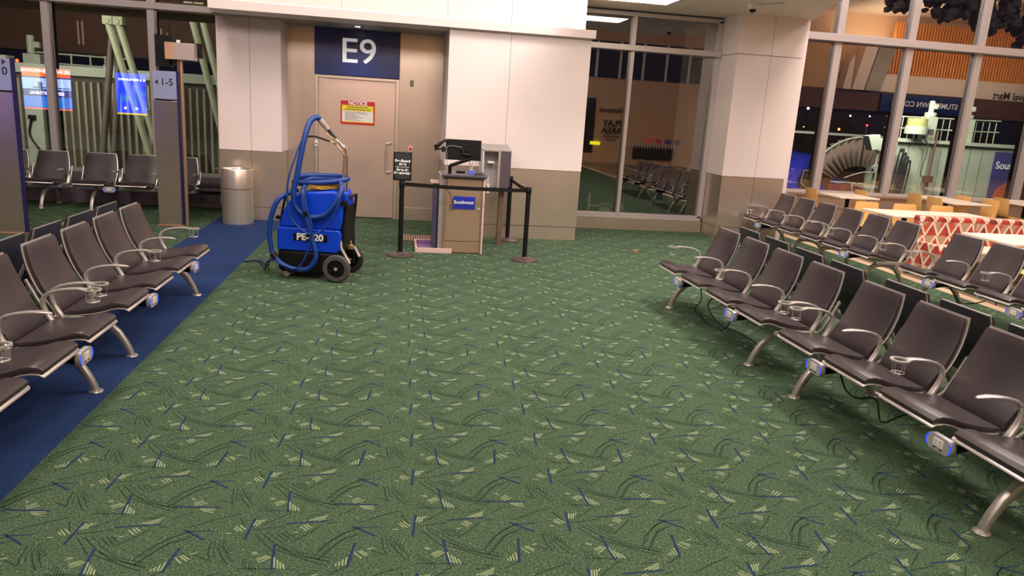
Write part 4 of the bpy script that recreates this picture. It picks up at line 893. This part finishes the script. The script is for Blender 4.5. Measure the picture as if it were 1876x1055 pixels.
for k in range(4):
    x = 14.2+.09*k; mb.tube(spline([(x-.22, 19.8, -1.4), (x-.02, 19.8, 1.3-.1*k), (x+.05, 19.8, 1.45-.1*k), (x+.12, 19.8, 1.3-.1*k), (x-.02, 19.8, -1.4)], 6), .022, 8)
mb.build('hanging_cables', RUBBER, jr)
MB().cyl((15.2, 19.85, -3), (15.32, 19.85, 2.1), .03, n=8).box(15.15, 15.4, 19.78, 19.9, .62, .82).build('conduit', DBROWN, jr)
MB().cyl((13.38, 19.7, -3), (13.44, 19.7, 1.75), .035, n=10).box(13.3, 13.95, 19.6, 19.9, 1.45, 1.8).box(13.35, 14.0, 19.9, 20.0, -3, 1.0).prism([(12.95, 1.85), (13.3, 1.9), (13.35, 1.5), (13.12, 1.45)], 'y', 19.5, 19.8).build('cab_corner', PALEG, jr, bevel=.01)
MB().cyl((13.4, 19.5, .95), (13.4, 19.62, .95), .13, n=20).tube(spline([(13.3, 19.5, .85), (12.9, 19.5, .82), (12.4, 19.5, .65)], 5), .015, 8).build('mirror', GREYP, jr)
sn = MB().box(17.42, 18.25, 19.96, 19.995, -.9, 1.62).build('airline_sign', mat('bridge_sign_blue', (70, 66, 120), .6), jr)
MB().prism([(17.43, -.15), (17.7, .55), (18.0, .75), (18.24, .6), (18.24, -.9), (17.9, -.6)], 'y', 19.95, 19.96).build('heart_stripe', mat('sign_orange', (190, 90, 60), .6), sn); text('lettering', 'Southwest', .30, LETTER, sn, (17.48, 19.94, 1.22), (PI/2, 0, 0), .02, align='LEFT')
# accordion hood
ah = thing('accordion_hood', 'pleated brown accordion hood of the bridge over the blue aircraft nose', 'bridge hood', (0, 0, 0))
mb = MB(); N_ = 22; vs = []
for i in range(N_+1):
    a = math.radians(152-(152-58)*i/N_); rI, rO = 1.0, 2.0; off = .12 if i % 2 else 0
    for r_ in (rI, rO): vs.append((15.9+r_*math.cos(a), 24.2+off*3, -.22+r_*math.sin(a)))
mb.add(vs, [(2*i, 2*i+1, 2*i+3, 2*i+2) for i in range(N_)]); o = mb.build('pleats', mat('hood_fabric', (120, 100, 86), .8), ah); o.modifiers.new('thick', 'SOLIDIFY').thickness = .05
MB().tube([(15.9+2.0*math.cos(math.radians(a)), 24.15, -.22+2.0*math.sin(math.radians(a))) for a in range(152, 56, -8)], .03, 8).build('hood_hoop', PALEG, ah)
MB().box(13.2, 17.4, 24.4, 24.8, 1.78, 1.86).build('hood_beam', GREYP, ah)
ap = thing('aircraft', 'blue aircraft nose with cockpit window outside the right windows', 'aircraft', (0, 0, 0))
prof = [(.1, 0), (.7, .35), (1.3, 1.0), (1.75, 2.0), (1.9, 3.2), (1.9, 7)]
fz = MB(); n = 32; vs = []
for r_, l in prof:
    for j in range(n): a = 2*PI*j/n; vs.append((17.4-l, 26.5+r_*math.cos(a), -.7+r_*1.0*math.sin(a)))
fz.add(vs, [(i*n+j, i*n+(j+1) % n, (i+1)*n+(j+1) % n, (i+1)*n+j) for i in range(len(prof)-1) for j in range(n)]+[tuple(range(n))])
fz.build('fuselage', mat('aircraft_blue', (40, 50, 160), .35), ap)
MB().prism([(14.02, .52), (14.62, .52), (14.58, -.10), (14.3, -.2), (13.95, .1)], 'y', 24.52, 24.6).build('cockpit_window', BLACKM, ap); MB().tube([(14.02, 24.5, .52), (14.62, 24.5, .52), (14.58, 24.5, -.10), (14.3, 24.5, -.2), (13.95, 24.5, .1)], .025, 6, closed=True).build('window_frame', ALU, ap)
MB().box(14.9, 17.6, 24.25, 24.4, -.35, .12).build('door_stripe', mat('stripe_red', (120, 50, 44), .6, noise=30, nscale=3), ap); MB().tube([(14.9, 24.2, .2), (17.6, 24.2, .16)], .025, 6).tube([(15.7, 24.2, .18), (15.85, 24.2, -.35)], .03, 6).build('stripe_rail', PALEG, ap)
bw_ = thing('brick_annex', 'dim grey block wall beyond the aircraft nose, right of the column', 'building', (0, 0, 0))
def brick():
    m = bpy.data.materials.new('grey_block'); m.use_nodes = True; nt = m.node_tree; b = nt.nodes['Principled BSDF']
    tc = nt.nodes.new('ShaderNodeTexCoord'); mp = nt.nodes.new('ShaderNodeMapping'); mp.inputs['Rotation'].default_value = (PI/2, 0, 0)
    br = nt.nodes.new('ShaderNodeTexBrick'); br.inputs['Scale'].default_value = 3.2; br.inputs['Color1'].default_value = lin((110, 104, 108)); br.inputs['Color2'].default_value = lin((96, 90, 98)); br.inputs['Mortar'].default_value = lin((50, 46, 50))
    nt.links.new(tc.outputs['Object'], mp.inputs[0]); nt.links.new(mp.outputs[0], br.inputs[0]); nt.links.new(br.outputs[0], b.inputs['Base Color']); return m
MB().box(11.5, 15.1, 29.0, 29.4, -4, 1.75).build('wall', brick(), bw_)
hl = MB()
random.seed(9); pts = [(20, -4)]
for k in range(40): pts.append((20+1.6*k, 2.0+1.2*math.sin(k*.35)+.5*math.sin(k*1.1)))
pts.append((84, -4)); hl.prism(pts, 'y', 95, 97)
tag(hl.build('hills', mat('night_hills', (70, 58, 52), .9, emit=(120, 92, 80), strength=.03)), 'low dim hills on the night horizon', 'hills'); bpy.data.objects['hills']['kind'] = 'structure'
def lampo(x, y, z, r, c, s, label):
    t = thing('apron_lamp', label, 'lamp', (x, y, -4), 0, 'distant apron lights')
    MB().cyl((0, 0, 0), (0, 0, z+4-r), r*.4, n=8).build('mast', BLACKM, t); r *= .6; b_ = bmesh.new(); bmesh.ops.create_icosphere(b_, subdivisions=2, radius=r)
    me = bpy.data.meshes.new('lamp_head'); b_.to_mesh(me); b_.free(); me.materials.append(mat('lamp_light', c, emit=c, strength=s)); o = bpy.data.objects.new('lamp_head', me); COL.objects.link(o); o.parent = t; o.location = (0, 0, z+4)
lampo(33.85, 60, 3.68, .17, (255, 250, 240), 12, 'brightest white apron lamp just right of the column'); lampo(33.55, 62, 3.2, .08, (240, 240, 255), 10, 'small white apron lamp below the brightest one')
lampo(37.8, 60, 3.30, .12, (240, 240, 255), 12, 'white apron lamp left in the second right pane'); lampo(39.6, 60, 3.37, .10, (240, 240, 255), 12, 'white apron lamp right in the second right pane')
lampo(36.95, 60, 2.13, .17, (255, 110, 60), 14, 'orange glowing apron lamp low over the accordion hood'); lampo(33.7, 60, 2.15, .07, (240, 240, 255), 10, 'faint white lamp low beside the column')
lampo(-10.3, 22.5, 2.40, .07, (255, 60, 30), 16, 'red lamp at the far left behind the 10 pylon'); lampo(-5.35, 30, 2.45, .06, (255, 255, 255), 12, 'white lamp left of the white pier')
lampo(17.35, 21.5, 2.30, .10, (255, 40, 60), 8, 'red lamp behind the bridge roof rails')
lampo(14.15, 21.5, 2.15, .06, (255, 40, 40), 8, 'red lamp left of the bridge drum')
# service cart below the gate window
gc = thing('service_cart', 'pale framed service cart low outside the window beside the gate', 'cart', (3.45, 13.3, 0))
MB().box(-.02, .02, -.02, .02, -.4, .52).box(.62, .66, -.02, .02, -.4, .36).box(.0, .64, -.015, .015, .10, .14).box(.0, .64, -.015, .015, .28, .31).box(.2, .42, -.015, .015, -.1, .35).build('frame', PALEG, gc)
wr = thing('ladder_hoop', 'pale round hoop on a dark stand outside the window beside the gate', 'equipment', (5.3, 14.6, 0))
MB().tube([(.33*math.cos(2*PI*k/32), 0, .62+.33*math.sin(2*PI*k/32)) for k in range(32)], .035, 8, closed=True).build('hoop', mat('hoop_grey', (150, 140, 130), .6), wr)
MB().tube([(-.25, 0, .35), (-.45, 0, -.3)], .02, 8).tube([(-.35, 0, .2), (.45, 0, .2)], .02, 8).tube([(.3, 0, .35), (.4, 0, -.3)], .02, 8).box(-.1, .3, -.1, .1, -.35, .12).build('stand', mat('stand_green', (74, 84, 74), .6), wr)
struct(MB().box(2.6, 6.4, 13.0, 16.5, -.5, -.42).build('ground_roof_deck', TARMAC))
# dark conifer boughs above the right windows
fo_ = thing('hanging_foliage', 'dark hanging foliage cluster mirrored along the top of the right windows', 'hanging foliage', (0, 0, 0))
random.seed(3)
mb = MB()
def blob(c, r):
    b_ = bmesh.new(); bmesh.ops.create_icosphere(b_, subdivisions=1, radius=1); b_.verts.ensure_lookup_table()
    vs = [(c[0]+v.co.x*r*random.uniform(.8, 1.3), c[1]+v.co.y*r, c[2]+v.co.z*r*random.uniform(.6, 1.2)) for v in b_.verts]; fs = [tuple(v.index for v in f.verts) for f in b_.faces]; mb.add(vs, fs); b_.free()
for k in range(560):
    x = random.uniform(12.7, 20.5); lo = 5.62-.15*(x-12.7)+.14*math.sin(x*4.5)+.1*math.sin(x*12)
    blob((x, 8.8+random.uniform(-.3, .3), lo+abs(random.gauss(0, .5))), random.uniform(.07, .18))
mb.build('foliage', mat('bough_grey', (92, 82, 76), .9), fo_); MB().tube([(12.5, 8.8, 6.7), (16, 8.8, 6.4), (20.5, 8.8, 6.2)], .06, 8).cyl((14, 8.8, 6.5), (14, 8.8, 7.5), .02, n=8).cyl((19, 8.8, 6.2), (19, 8.8, 7.5), .02, n=8).build('hanger', DBROWN, fo_)
